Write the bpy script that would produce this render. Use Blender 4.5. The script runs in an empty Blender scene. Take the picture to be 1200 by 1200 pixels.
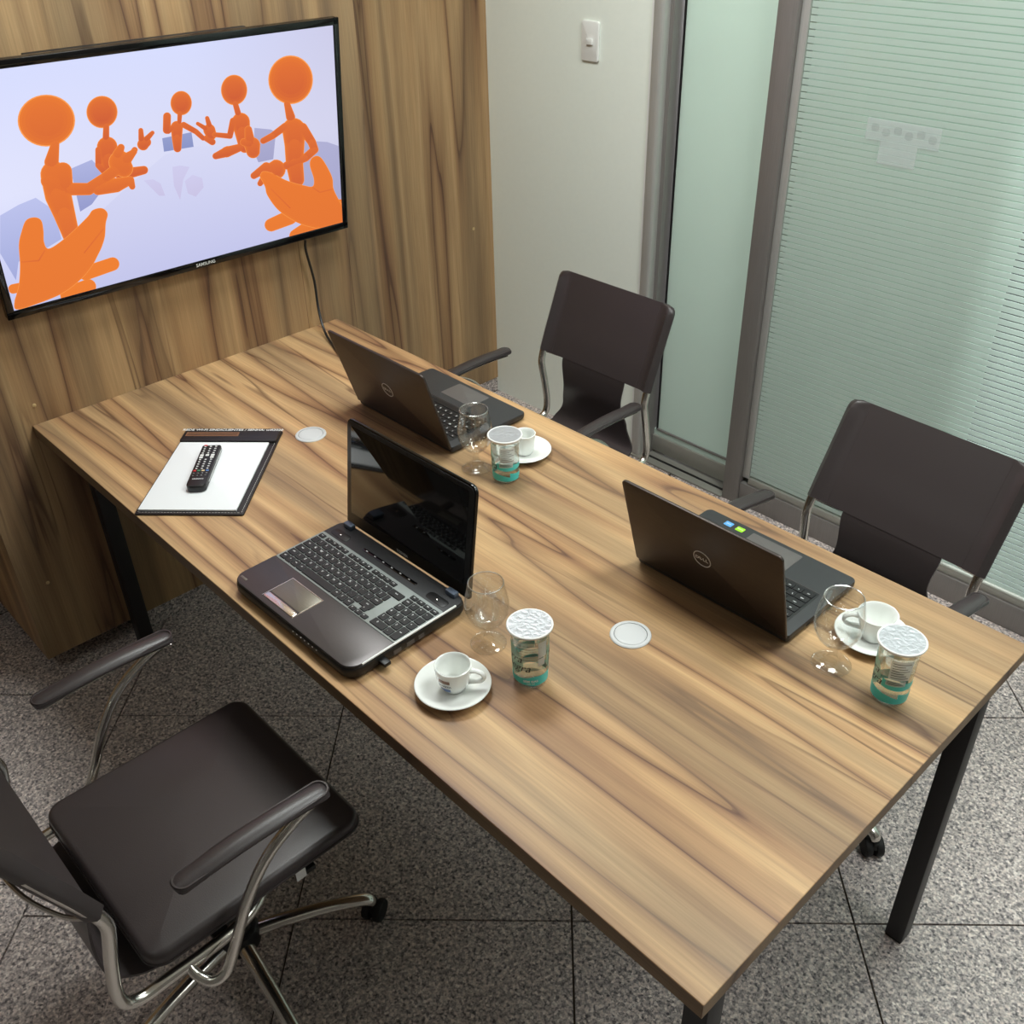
import bpy, bmesh, math, random
import numpy as np
from mathutils import Matrix, Vector

random.seed(7)
scn = bpy.context.scene
PI = math.pi

# ------------------------------------------------------------------ camera
F_PX = 1163.12
CAM = Vector((2.4316, -0.6123, 1.9413))
ROWS = ((0.6888, 0.7246, -0.0224), (0.3938, -0.3998, -0.8277), (-0.6087, 0.5613, -0.5607))
right, down, fwd = (Vector(r).normalized() for r in ROWS)
fwd = right.cross(down).normalized()
down = fwd.cross(right).normalized()
cam_data = bpy.data.cameras.new('camera')
cam_data.sensor_width = 36.0
cam_data.lens = F_PX / 1200 * 36.0
cam_data.clip_start = 0.02
cam = bpy.data.objects.new('camera', cam_data)
scn.collection.objects.link(cam)
cam.matrix_world = Matrix(((right.x, -down.x, -fwd.x, CAM.x), (right.y, -down.y, -fwd.y, CAM.y),
                           (right.z, -down.z, -fwd.z, CAM.z), (0, 0, 0, 1)))
scn.camera = cam

# ------------------------------------------------------------------ world, lamps, exposure
world = bpy.data.worlds.new('world')
scn.world = world
world.use_nodes = True
world.node_tree.nodes['Background'].inputs[0].default_value = (0.9, 0.95, 1.0, 1)
world.node_tree.nodes['Background'].inputs[1].default_value = 0.25
scn.view_settings.view_transform = 'Standard'
scn.view_settings.look = 'None'
scn.view_settings.exposure = 0.0
scn.view_settings.gamma = 1.0
scn.view_settings.use_curve_mapping = False


def lamp(name, loc, sx, sy, watts, col=(0.95, 1.0, 0.975)):
    d = bpy.data.lights.new(name, 'AREA')
    d.shape = 'RECTANGLE'
    d.size, d.size_y, d.energy, d.color = sx, sy, watts, col
    o = bpy.data.objects.new(name, d)
    scn.collection.objects.link(o)
    o.location = loc
    return o


lamp('ceiling_lamp', (0.65, 0.75, 2.655), 0.6, 0.6, 26)
lamp('ceiling_lamp', (1.95, 1.10, 2.655), 0.6, 0.6, 27)
lamp('ceiling_lamp', (0.9, -1.3, 2.655), 0.6, 0.6, 3)  # unseen fill light, added to lift the near chair and left floor
lamp('ceiling_lamp', (3.2, 0.85, 2.655), 0.6, 0.6, 13)  # unseen fill light, added to brighten the right side
lamp('corridor_lamp', (0.7, 2.95, 2.655), 1.2, 0.6, 76, (0.97, 1.0, 0.99))
lamp('corridor_lamp', (2.6, 2.95, 2.655), 1.2, 0.6, 84, (0.94, 0.95, 1.0))


# ------------------------------------------------------------------ helpers
def C(r, g, b):
    f = lambda v: (v / 255 / 12.92) if v / 255 <= 0.04045 else ((v / 255 + 0.055) / 1.055) ** 2.4
    return (f(r), f(g), f(b), 1.0)


def link(o, parent=None):
    scn.collection.objects.link(o)
    if parent:
        o.parent = parent
    return o


def obj(name, bm, mat, parent=None, smooth=True, angle=0.6):
    me = bpy.data.meshes.new(name)
    bm.normal_update()
    bm.to_mesh(me)
    bm.free()
    if smooth:
        me.shade_smooth()
        me.set_sharp_from_angle(angle=angle)
    me.materials.append(mat)
    return link(bpy.data.objects.new(name, me), parent)


def tag(o, label=None, cat=None, group=None, kind=None):
    for k, v in (('label', label), ('category', cat), ('group', group), ('kind', kind)):
        if v:
            o[k] = v
    return o


def thing(name, label, cat, loc=(0, 0, 0), rotz=0.0, group=None):
    o = bpy.data.objects.new(name, None)
    o.empty_display_size = 0.05
    link(o)
    o.location = loc
    o.rotation_euler = (0, 0, rotz)
    return tag(o, label, cat, group)


def copy_tree(o, parent=None):
    c = o.copy()
    scn.collection.objects.link(c)
    if parent:
        c.parent = parent
        c.matrix_parent_inverse = o.matrix_parent_inverse.copy()
    for ch in list(o.children):
        copy_tree(ch, c)
    return c


def box(bm, x0, x1, y0, y1, z0, z1, bev=0.0, M=None, seg=2):
    r = bmesh.ops.create_cube(bm, size=1.0)
    vs = r['verts']
    for v in vs:
        v.co = Vector((x0 + (v.co.x + .5) * (x1 - x0), y0 + (v.co.y + .5) * (y1 - y0), z0 + (v.co.z + .5) * (z1 - z0)))
    if bev > 0:
        es = list({e for v in vs for e in v.link_edges})
        rb = bmesh.ops.bevel(bm, geom=es, offset=bev, segments=seg, profile=0.5, affect='EDGES', clamp_overlap=True)
        vs = list({v for f in rb['faces'] for v in f.verts} | {v for v in vs if v.is_valid})
    if M:
        for v in vs:
            v.co = M @ v.co
    return bm


def NB():
    return bmesh.new()


def rrect(w, d, rc, n=6):
    """outline of a rounded rectangle, counter-clockwise; rc may be 4 radii (fl, fr, br, bl)"""
    if not isinstance(rc, (tuple, list)):
        rc = (rc,) * 4
    pts = []
    for (sx, sy, a0), r in zip(((-1, -1, PI), (1, -1, 1.5 * PI), (1, 1, 0), (-1, 1, .5 * PI)), rc):
        r = max(r, 1e-5)
        cx, cy = sx * (w / 2 - r), sy * (d / 2 - r)
        for i in range(n + 1):
            a = a0 + .5 * PI * i / n
            pts.append((cx + r * math.cos(a), cy + r * math.sin(a)))
    return pts


def rings_to_mesh(bm, rings, M=None, cap0=True, cap1=True, closed=True):
    rows = []
    for ring in rings:
        rows.append([bm.verts.new((M @ Vector(p)) if M else Vector(p)) for p in ring])
    for a, b in zip(rows, rows[1:]):
        n = len(a)
        for i in range(n if closed else n - 1):
            j = (i + 1) % n
            bm.faces.new((a[i], a[j], b[j], b[i]))
    if cap0:
        bm.faces.new(list(reversed(rows[0])))
    if cap1:
        bm.faces.new(rows[-1])
    return bm


def slab(bm, w, d, z0, z1, rc=0.005, bev=0.001, c=(0, 0), M=None, n=6, bev_bot=None, seg=2, dome=0.0):
    """rounded plate with bevelled top and bottom rims"""
    bb = bev if bev_bot is None else bev_bot
    rings = []
    def ring(ins, z):
        if isinstance(rc, (tuple, list)):
            r = tuple(max(q - ins, 1e-4) for q in rc)
        else:
            r = max(rc - ins, 1e-4)
        rings.append([(x + c[0], y + c[1], z) for x, y in rrect(w - 2 * ins, d - 2 * ins, r, n)])
    for i in range(seg + 1):
        a = .5 * PI * i / seg
        ring(bb * (1 - math.sin(a)), z0 + bb * (1 - math.cos(a)))
    for i in range(seg + 1):
        a = .5 * PI * i / seg
        ring(bev * (1 - math.cos(a)), z1 - bev * (1 - math.sin(a)))
    if dome > 0:
        m = min(w, d) / 2
        for q in (.15, .4, .7):
            ring(bev + (m - bev) * q * .98, z1 + dome * (1 - (1 - q) ** 2))
    return rings_to_mesh(bm, rings, M)


def lathe(bm, prof, n=40, M=None, cap0=True, cap1=True):
    rings = [[(r * math.cos(2 * PI * i / n), r * math.sin(2 * PI * i / n), z) for i in range(n)] for r, z in prof]
    return rings_to_mesh(bm, rings, M, cap0, cap1)


def smooth_path(pts, k=6):
    P = [Vector(p) for p in pts]
    if len(P) < 3 or k <= 1:
        return P
    out = []
    for i in range(len(P) - 1):
        p0, p1, p2 = P[max(i - 1, 0)], P[i], P[i + 1]
        p3 = P[min(i + 2, len(P) - 1)]
        for j in range(k):
            t = j / k
            out.append(0.5 * ((2 * p1) + (p2 - p0) * t + (2 * p0 - 5 * p1 + 4 * p2 - p3) * t * t
                              + (3 * p1 - p0 - 3 * p2 + p3) * t ** 3))
    out.append(P[-1])
    return out


def tube(bm, pts, r, n=10, k=6, M=None, flat=1.0, rs=None, up=None):
    """swept tube through pts; rs = radius per control point; flat squashes it along the second axis"""
    path = smooth_path(pts, k)
    if rs:
        m = len(rs) - 1
        rad = []
        for i in range(len(path)):
            t = i / (len(path) - 1) * m
            a = min(int(t), m - 1)
            rad.append(rs[a] + (rs[a + 1] - rs[a]) * (t - a))
    else:
        rad = [r] * len(path)
    T0 = (path[1] - path[0]).normalized()
    N = Vector(up) if up else (Vector((0, 0, 1)) if abs(T0.z) < .9 else Vector((1, 0, 0)))
    N = (N - T0 * N.dot(T0)).normalized()
    rings = []
    for i, p in enumerate(path):
        T = (path[min(i + 1, len(path) - 1)] - path[max(i - 1, 0)])
        T = T.normalized() if T.length > 1e-9 else T0
        N = (N - T * N.dot(T)).normalized()
        Bv = T.cross(N)
        rings.append([p + Bv * math.cos(2 * PI * j / n) * rad[i] + N * math.sin(2 * PI * j / n) * rad[i] * flat for j in range(n)])
    return rings_to_mesh(bm, rings, M)


def prism(bm, pts, z0, z1, M=None):
    return rings_to_mesh(bm, [[(x, y, z0) for x, y in pts], [(x, y, z1) for x, y in pts]], M)


def text_bm(s, size, M=None, shear=0.0, extrude=0.0, align='CENTER', bm=None, fn=None, bold=0.0, res=3):
    cu = bpy.data.curves.new('letters', 'FONT')
    cu.body, cu.size, cu.shear, cu.extrude, cu.align_x, cu.align_y = s, size, shear, extrude, align, 'CENTER'
    cu.resolution_u = res
    cu.offset = bold
    tmp = bpy.data.objects.new('letters', cu)
    me = bpy.data.meshes.new_from_object(tmp)
    bpy.data.objects.remove(tmp)
    bpy.data.curves.remove(cu)
    bm = bm or bmesh.new()
    b2 = bmesh.new()
    b2.from_mesh(me)
    bpy.data.meshes.remove(me)
    for v in b2.verts:
        if fn:
            v.co = fn(v.co)
        if M:
            v.co = M @ v.co
    t = bpy.data.meshes.new('t')
    b2.to_mesh(t)
    b2.free()
    bm.from_mesh(t)
    bpy.data.meshes.remove(t)
    return bm


# ------------------------------------------------------------------ materials
def new_mat(name):
    m = bpy.data.materials.new(name)
    m.use_nodes = True
    nt = m.node_tree
    b = nt.nodes['Principled BSDF']
    return m, nt, b


def plain(name, col, rough=0.5, metal=0.0, spec=0.5, coat=0.0, coat_rough=0.05, bump=0.0, bscale=400, var=0.0):
    m, nt, b = new_mat(name)
    b.inputs['Base Color'].default_value = col
    b.inputs['Roughness'].default_value = rough
    b.inputs['Metallic'].default_value = metal
    b.inputs['Specular IOR Level'].default_value = spec
    b.inputs['Coat Weight'].default_value = coat
    b.inputs['Coat Roughness'].default_value = coat_rough
    if bump > 0 or var > 0:
        tc = nt.nodes.new('ShaderNodeTexCoord')
        nz = nt.nodes.new('ShaderNodeTexNoise')
        nz.inputs['Scale'].default_value = bscale
        nz.inputs['Detail'].default_value = 3
        nt.links.new(tc.outputs['Object'], nz.inputs['Vector'])
        if bump > 0:
            bp = nt.nodes.new('ShaderNodeBump')
            bp.inputs['Strength'].default_value = bump
            bp.inputs['Distance'].default_value = 0.002
            nt.links.new(nz.outputs['Fac'], bp.inputs['Height'])
            nt.links.new(bp.outputs['Normal'], b.inputs['Normal'])
        if var > 0:
            mx = nt.nodes.new('ShaderNodeMix')
            mx.data_type = 'RGBA'
            mx.inputs['A'].default_value = tuple(c * (1 - var) for c in col[:3]) + (1,)
            mx.inputs['B'].default_value = tuple(min(1, c * (1 + var)) for c in col[:3]) + (1,)
            nt.links.new(nz.outputs['Fac'], mx.inputs['Factor'])
            nt.links.new(mx.outputs['Result'], b.inputs['Base Color'])
    return m


def wood(name, axes, rough=0.42, seed=0.0, tone=1.0, across=6.4, along=0.42, rings=6.0):
    """striped walnut laminate; axes = (long, across, depth) letters"""
    m, nt, b = new_mat(name)
    L = nt.links.new
    nd = nt.nodes.new
    tc = nd('ShaderNodeTexCoord')
    sp = nd('ShaderNodeSeparateXYZ')
    L(tc.outputs['Object'], sp.inputs[0])

    def comb(sl, sa, sd, off):
        cb = nd('ShaderNodeCombineXYZ')
        for i, (ax, s) in enumerate(zip(axes, (sl, sa, sd))):
            mt = nd('ShaderNodeMath')
            mt.operation = 'MULTIPLY_ADD'
            L(sp.outputs[ax], mt.inputs[0])
            mt.inputs[1].default_value = s
            mt.inputs[2].default_value = off + seed + i * 3.1
            L(mt.outputs[0], cb.inputs[i])
        return cb

    def noise(cb, scale, detail, rough_=0.5, dist=0.0):
        n = nd('ShaderNodeTexNoise')
        n.inputs['Scale'].default_value = scale
        n.inputs['Detail'].default_value = detail
        n.inputs['Roughness'].default_value = rough_
        n.inputs['Distortion'].default_value = dist
        L(cb.outputs[0], n.inputs['Vector'])
        return n

    def math_(op, a, b_=None, c_=None):
        mt = nd('ShaderNodeMath')
        mt.operation = op
        for i, v in enumerate((a, b_, c_)):
            if v is None:
                continue
            if hasattr(v, 'links') or hasattr(v, 'is_output'):
                L(v, mt.inputs[i])
            else:
                mt.inputs[i].default_value = v
        return mt.outputs[0]

    def ramp(fac, stops, interp='LINEAR'):
        r = nd('ShaderNodeValToRGB')
        r.color_ramp.interpolation = interp
        e = r.color_ramp.elements
        e[0].position, e[0].color = stops[0]
        e[1].position, e[1].color = stops[-1]
        for p_, c_ in stops[1:-1]:
            q = e.new(p_)
            q.color = c_
        L(fac, r.inputs[0])
        return r.outputs['Color']

    def mix(fac, a, b_, mode='MIX'):
        mx = nd('ShaderNodeMix')
        mx.data_type = 'RGBA'
        mx.blend_type = mode
        if hasattr(fac, 'is_output'):
            L(fac, mx.inputs['Factor'])
        else:
            mx.inputs['Factor'].default_value = fac
        for nm, v in (('A', a), ('B', b_)):
            if hasattr(v, 'is_output'):
                L(v, mx.inputs[nm])
            else:
                mx.inputs[nm].default_value = v
        return mx.outputs['Result']

    def K(r, g, bb):
        c = C(r, g, bb)
        return (min(1, c[0] * tone * 1.0), c[1] * tone * 0.98, c[2] * tone * 0.98, 1)

    # growth rings: contour lines of a long stretched noise, soft on one side and sharp on the other
    n1 = noise(comb(along, across, across, 0.0), 1.0, 2.0, 0.45, 0.15)
    ring = math_('FRACT', math_('MULTIPLY', n1.outputs['Fac'], rings))
    c1 = ramp(ring, [(0.0, K(146, 112, 80)), (0.10, K(180, 144, 104)), (0.35, K(208, 173, 127)), (0.62, K(198, 161, 116)),
                     (0.85, K(172, 135, 97)), (0.95, K(148, 112, 82)), (0.985, K(106, 76, 60)), (1.0, K(126, 94, 70))])
    # broad grey-brown bands
    n2 = noise(comb(along * 0.8, across * 1.3, across, 11.0), 1.0, 2.0)
    band = ramp(n2.outputs['Fac'], [(0.44, (0, 0, 0, 1)), (0.60, (1, 1, 1, 1))])
    bw = nd('ShaderNodeRGBToBW')
    L(band, bw.inputs[0])
    c2 = mix(math_('MULTIPLY', bw.outputs[0], 0.62), c1, K(146, 124, 95))
    # thin dark veins
    n3 = noise(comb(along * 1.1, across * 1.1, across, 23.0), 1.0, 3.0, 0.5, 0.3)
    vein = ramp(n3.outputs['Fac'], [(0.478, (0, 0, 0, 1)), (0.497, (1, 1, 1, 1)), (0.503, (0, 0, 0, 1))])
    bw2 = nd('ShaderNodeRGBToBW')
    L(vein, bw2.inputs[0])
    n5 = noise(comb(1.6, 3.0, 3.0, 41.0), 1.0, 1.0)
    gate = ramp(n5.outputs['Fac'], [(0.45, (0, 0, 0, 1)), (0.62, (1, 1, 1, 1))])
    bw3 = nd('ShaderNodeRGBToBW')
    L(gate, bw3.inputs[0])
    c3 = mix(math_('MULTIPLY', math_('MULTIPLY', bw2.outputs[0], bw3.outputs[0]), 0.75), c2, K(88, 58, 44))
    # fine pores along the grain
    n4 = noise(comb(7.0, 260.0, 260.0, 5.0), 1.0, 2.0)
    pore = ramp(n4.outputs['Fac'], [(0.3, (0.86, 0.86, 0.86, 1)), (0.7, (1.06, 1.06, 1.06, 1))])
    n6 = noise(comb(0.9, 34.0, 34.0, 61.0), 1.0, 3.0, 0.6)
    streak = ramp(n6.outputs['Fac'], [(0.32, (0.88, 0.86, 0.84, 1)), (0.68, (1.08, 1.07, 1.05, 1))])
    c3 = mix(1.0, c3, streak, 'MULTIPLY')
    c4 = mix(1.0, c3, pore, 'MULTIPLY')
    L(c4, b.inputs['Base Color'])
    b.inputs['Roughness'].default_value = rough
    b.inputs['Specular IOR Level'].default_value = 0.4
    return m


def granite(name, dark=1.0, scale=1.0, rough=0.35):
    m, nt, b = new_mat(name)
    L = nt.links.new
    nd = nt.nodes.new
    tc = nd('ShaderNodeTexCoord')
    oi = nd('ShaderNodeObjectInfo')
    v1 = nd('ShaderNodeTexVoronoi')
    v1.inputs['Scale'].default_value = 190 * scale
    L(tc.outputs['Object'], v1.inputs['Vector'])
    n1 = nd('ShaderNodeTexNoise')
    n1.inputs['Scale'].default_value = 120 * scale
    n1.inputs['Detail'].default_value = 4
    n1.inputs['Roughness'].default_value = 0.7
    L(tc.outputs['Object'], n1.inputs['Vector'])
    r1 = nd('ShaderNodeValToRGB')
    e = r1.color_ramp.elements
    e[0].position, e[0].color = 0.36, C(52, 48, 50)
    e[1].position, e[1].color = 0.66, C(206, 198, 190)
    for p_, c_ in ((0.44, C(98, 92, 94)), (0.5, C(146, 138, 136)), (0.56, C(176, 164, 158))):
        q = e.new(p_)
        q.color = c_
    L(n1.outputs['Fac'], r1.inputs[0])
    sc = nd('ShaderNodeSeparateColor')
    L(v1.outputs['Color'], sc.inputs[0])
    r2 = nd('ShaderNodeValToRGB')
    e = r2.color_ramp.elements
    e[0].position, e[0].color = 0.0, C(40, 38, 42)
    e[1].position, e[1].color = 1.0, C(214, 206, 200)
    for p_, c_ in ((0.2, C(84, 78, 80)), (0.45, C(140, 132, 130)), (0.75, C(178, 164, 158))):
        q = e.new(p_)
        q.color = c_
    L(sc.outputs[0], r2.inputs[0])
    mx = nd('ShaderNodeMix')
    mx.data_type = 'RGBA'
    mx.inputs['Factor'].default_value = 0.5
    L(r1.outputs[0], mx.inputs['A'])
    L(r2.outputs[0], mx.inputs['B'])
    n2 = nd('ShaderNodeTexNoise')
    n2.inputs['Scale'].default_value = 9
    L(tc.outputs['Object'], n2.inputs['Vector'])
    ma = nd('ShaderNodeMath')
    ma.operation = 'MULTIPLY_ADD'
    L(n2.outputs['Fac'], ma.inputs[0])
    ma.inputs[1].default_value = 0.3
    ma.inputs[2].default_value = 1.5 * dark
    mb = nd('ShaderNodeMath')
    mb.operation = 'MULTIPLY_ADD'
    L(oi.outputs['Random'], mb.inputs[0])
    mb.inputs[1].default_value = 0.08
    L(ma.outputs[0], mb.inputs[2])
    sm = nd('ShaderNodeMix')
    sm.data_type = 'RGBA'
    sm.blend_type = 'MULTIPLY'
    sm.inputs['Factor'].default_value = 1.0
    L(mx.outputs['Result'], sm.inputs['A'])
    L(mb.outputs[0], sm.inputs['B'])
    L(sm.outputs['Result'], b.inputs['Base Color'])
    b.inputs['Roughness'].default_value = rough
    b.inputs['Specular IOR Level'].default_value = 0.45
    return m


def emit(name, col, strength=1.0, attr=None):
    m = bpy.data.materials.new(name)
    m.use_nodes = True
    nt = m.node_tree
    nt.nodes.clear()
    out = nt.nodes.new('ShaderNodeOutputMaterial')
    e = nt.nodes.new('ShaderNodeEmission')
    e.inputs[1].default_value = strength
    if attr:
        a = nt.nodes.new('ShaderNodeAttribute')
        a.attribute_name = attr
        nt.links.new(a.outputs['Color'], e.inputs[0])
    else:
        e.inputs[0].default_value = col
    nt.links.new(e.outputs[0], out.inputs[0])
    return m


def glassy(name, col=(1, 1, 1, 1), ior=1.45, rough=0.0):
    m, nt, b = new_mat(name)
    b.inputs['Base Color'].default_value = col
    b.inputs['Roughness'].default_value = rough
    b.inputs['IOR'].default_value = ior
    b.inputs['Transmission Weight'].default_value = 1.0
    return m


def thin_glass(name, tint, ior=1.45, rough=0.02, boost=1.0):
    """thin sheet: straight-through tint plus a Fresnel reflection"""
    m = bpy.data.materials.new(name)
    m.use_nodes = True
    nt = m.node_tree
    nt.nodes.clear()
    out = nt.nodes.new('ShaderNodeOutputMaterial')
    tr = nt.nodes.new('ShaderNodeBsdfTransparent')
    tr.inputs[0].default_value = tint
    gl = nt.nodes.new('ShaderNodeBsdfGlossy')
    gl.inputs['Roughness'].default_value = rough
    lw = nt.nodes.new('ShaderNodeLayerWeight')
    lw.inputs[0].default_value = 0.5
    pw_ = nt.nodes.new('ShaderNodeMath')
    pw_.operation = 'POWER'
    pw_.inputs[1].default_value = 5.5
    nt.links.new(lw.outputs['Facing'], pw_.inputs[0])
    r0 = ((ior - 1) / (ior + 1)) ** 2 * boost
    mt = nt.nodes.new('ShaderNodeMath')
    mt.operation = 'MULTIPLY_ADD'
    mt.use_clamp = True
    mt.inputs[1].default_value = 0.85
    mt.inputs[2].default_value = r0
    nt.links.new(pw_.outputs[0], mt.inputs[0])
    mx = nt.nodes.new('ShaderNodeMixShader')
    nt.links.new(mt.outputs[0], mx.inputs[0])
    nt.links.new(tr.outputs[0], mx.inputs[1])
    nt.links.new(gl.outputs[0], mx.inputs[2])
    nt.links.new(mx.outputs[0], out.inputs[0])
    return m


def film(name, col, trans=0.4, clear=0.0, gloss=0.05, rough=0.15):
    """frosted film: diffuse + translucent, optionally partly see-through"""
    m = bpy.data.materials.new(name)
    m.use_nodes = True
    nt = m.node_tree
    nt.nodes.clear()
    L = nt.links.new
    out = nt.nodes.new('ShaderNodeOutputMaterial')
    di = nt.nodes.new('ShaderNodeBsdfDiffuse')
    tl = nt.nodes.new('ShaderNodeBsdfTranslucent')
    tp = nt.nodes.new('ShaderNodeBsdfTransparent')
    gl = nt.nodes.new('ShaderNodeBsdfGlossy')
    gl.inputs['Roughness'].default_value = rough
    for n in (di, tl):
        n.inputs[0].default_value = col
    m1 = nt.nodes.new('ShaderNodeMixShader')
    m1.inputs[0].default_value = trans
    L(di.outputs[0], m1.inputs[1])
    L(tl.outputs[0], m1.inputs[2])
    m2 = nt.nodes.new('ShaderNodeMixShader')
    m2.inputs[0].default_value = clear
    L(m1.outputs[0], m2.inputs[1])
    L(tp.outputs[0], m2.inputs[2])
    m3 = nt.nodes.new('ShaderNodeMixShader')
    m3.inputs[0].default_value = gloss
    L(m2.outputs[0], m3.inputs[1])
    L(gl.outputs[0], m3.inputs[2])
    L(m3.outputs[0], out.inputs[0])
    return m


def half_water():
    m = bpy.data.materials.new('water')
    m.use_nodes = True
    nt = m.node_tree
    nt.nodes.clear()
    out = nt.nodes.new('ShaderNodeOutputMaterial')
    tr = nt.nodes.new('ShaderNodeBsdfTransparent')
    tr.inputs[0].default_value = (0.96, 0.99, 0.985, 1)
    gl = nt.nodes.new('ShaderNodeBsdfGlass')
    gl.inputs['IOR'].default_value = 1.33
    mx = nt.nodes.new('ShaderNodeMixShader')
    mx.inputs[0].default_value = 0.35
    nt.links.new(tr.outputs[0], mx.inputs[1])
    nt.links.new(gl.outputs[0], mx.inputs[2])
    nt.links.new(mx.outputs[0], out.inputs[0])
    return m


def foil_mat():
    m, nt, b = new_mat('crumpled_foil')
    b.inputs['Base Color'].default_value = C(184, 186, 190)
    b.inputs['Metallic'].default_value = 0.65
    b.inputs['Roughness'].default_value = 0.48
    tc = nt.nodes.new('ShaderNodeTexCoord')
    v = nt.nodes.new('ShaderNodeTexVoronoi')
    v.feature = 'DISTANCE_TO_EDGE'
    v.inputs['Scale'].default_value = 75
    n = nt.nodes.new('ShaderNodeTexNoise')
    n.inputs['Scale'].default_value = 160
    n.inputs['Detail'].default_value = 4
    nt.links.new(tc.outputs['Object'], v.inputs['Vector'])
    nt.links.new(tc.outputs['Object'], n.inputs['Vector'])
    ad = nt.nodes.new('ShaderNodeMath')
    ad.operation = 'MULTIPLY_ADD'
    ad.inputs[1].default_value = 1.6
    nt.links.new(v.outputs['Distance'], ad.inputs[0])
    nt.links.new(n.outputs['Fac'], ad.inputs[2])
    bp = nt.nodes.new('ShaderNodeBump')
    bp.inputs['Strength'].default_value = 0.5
    bp.inputs['Distance'].default_value = 0.002
    nt.links.new(ad.outputs[0], bp.inputs['Height'])
    nt.links.new(bp.outputs['Normal'], b.inputs['Normal'])
    return m


def brushed(name, col, rough=0.32, metal=0.8, axis='Y'):
    m, nt, b = new_mat(name)
    b.inputs['Metallic'].default_value = metal
    b.inputs['Roughness'].default_value = rough
    tc = nt.nodes.new('ShaderNodeTexCoord')
    mp = nt.nodes.new('ShaderNodeMapping')
    mp.inputs['Scale'].default_value = (30, 1400, 30) if axis == 'X' else ((1400, 30, 30) if axis == 'Y' else (900, 900, 12))
    n = nt.nodes.new('ShaderNodeTexNoise')
    n.inputs['Scale'].default_value = 1.0
    nt.links.new(tc.outputs['Object'], mp.inputs[0])
    nt.links.new(mp.outputs[0], n.inputs['Vector'])
    mx = nt.nodes.new('ShaderNodeMix')
    mx.data_type = 'RGBA'
    mx.inputs['A'].default_value = tuple(c * .82 for c in col[:3]) + (1,)
    mx.inputs['B'].default_value = tuple(min(1, c * 1.15) for c in col[:3]) + (1,)
    nt.links.new(n.outputs['Fac'], mx.inputs['Factor'])
    nt.links.new(mx.outputs['Result'], b.inputs['Base Color'])
    return m


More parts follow.
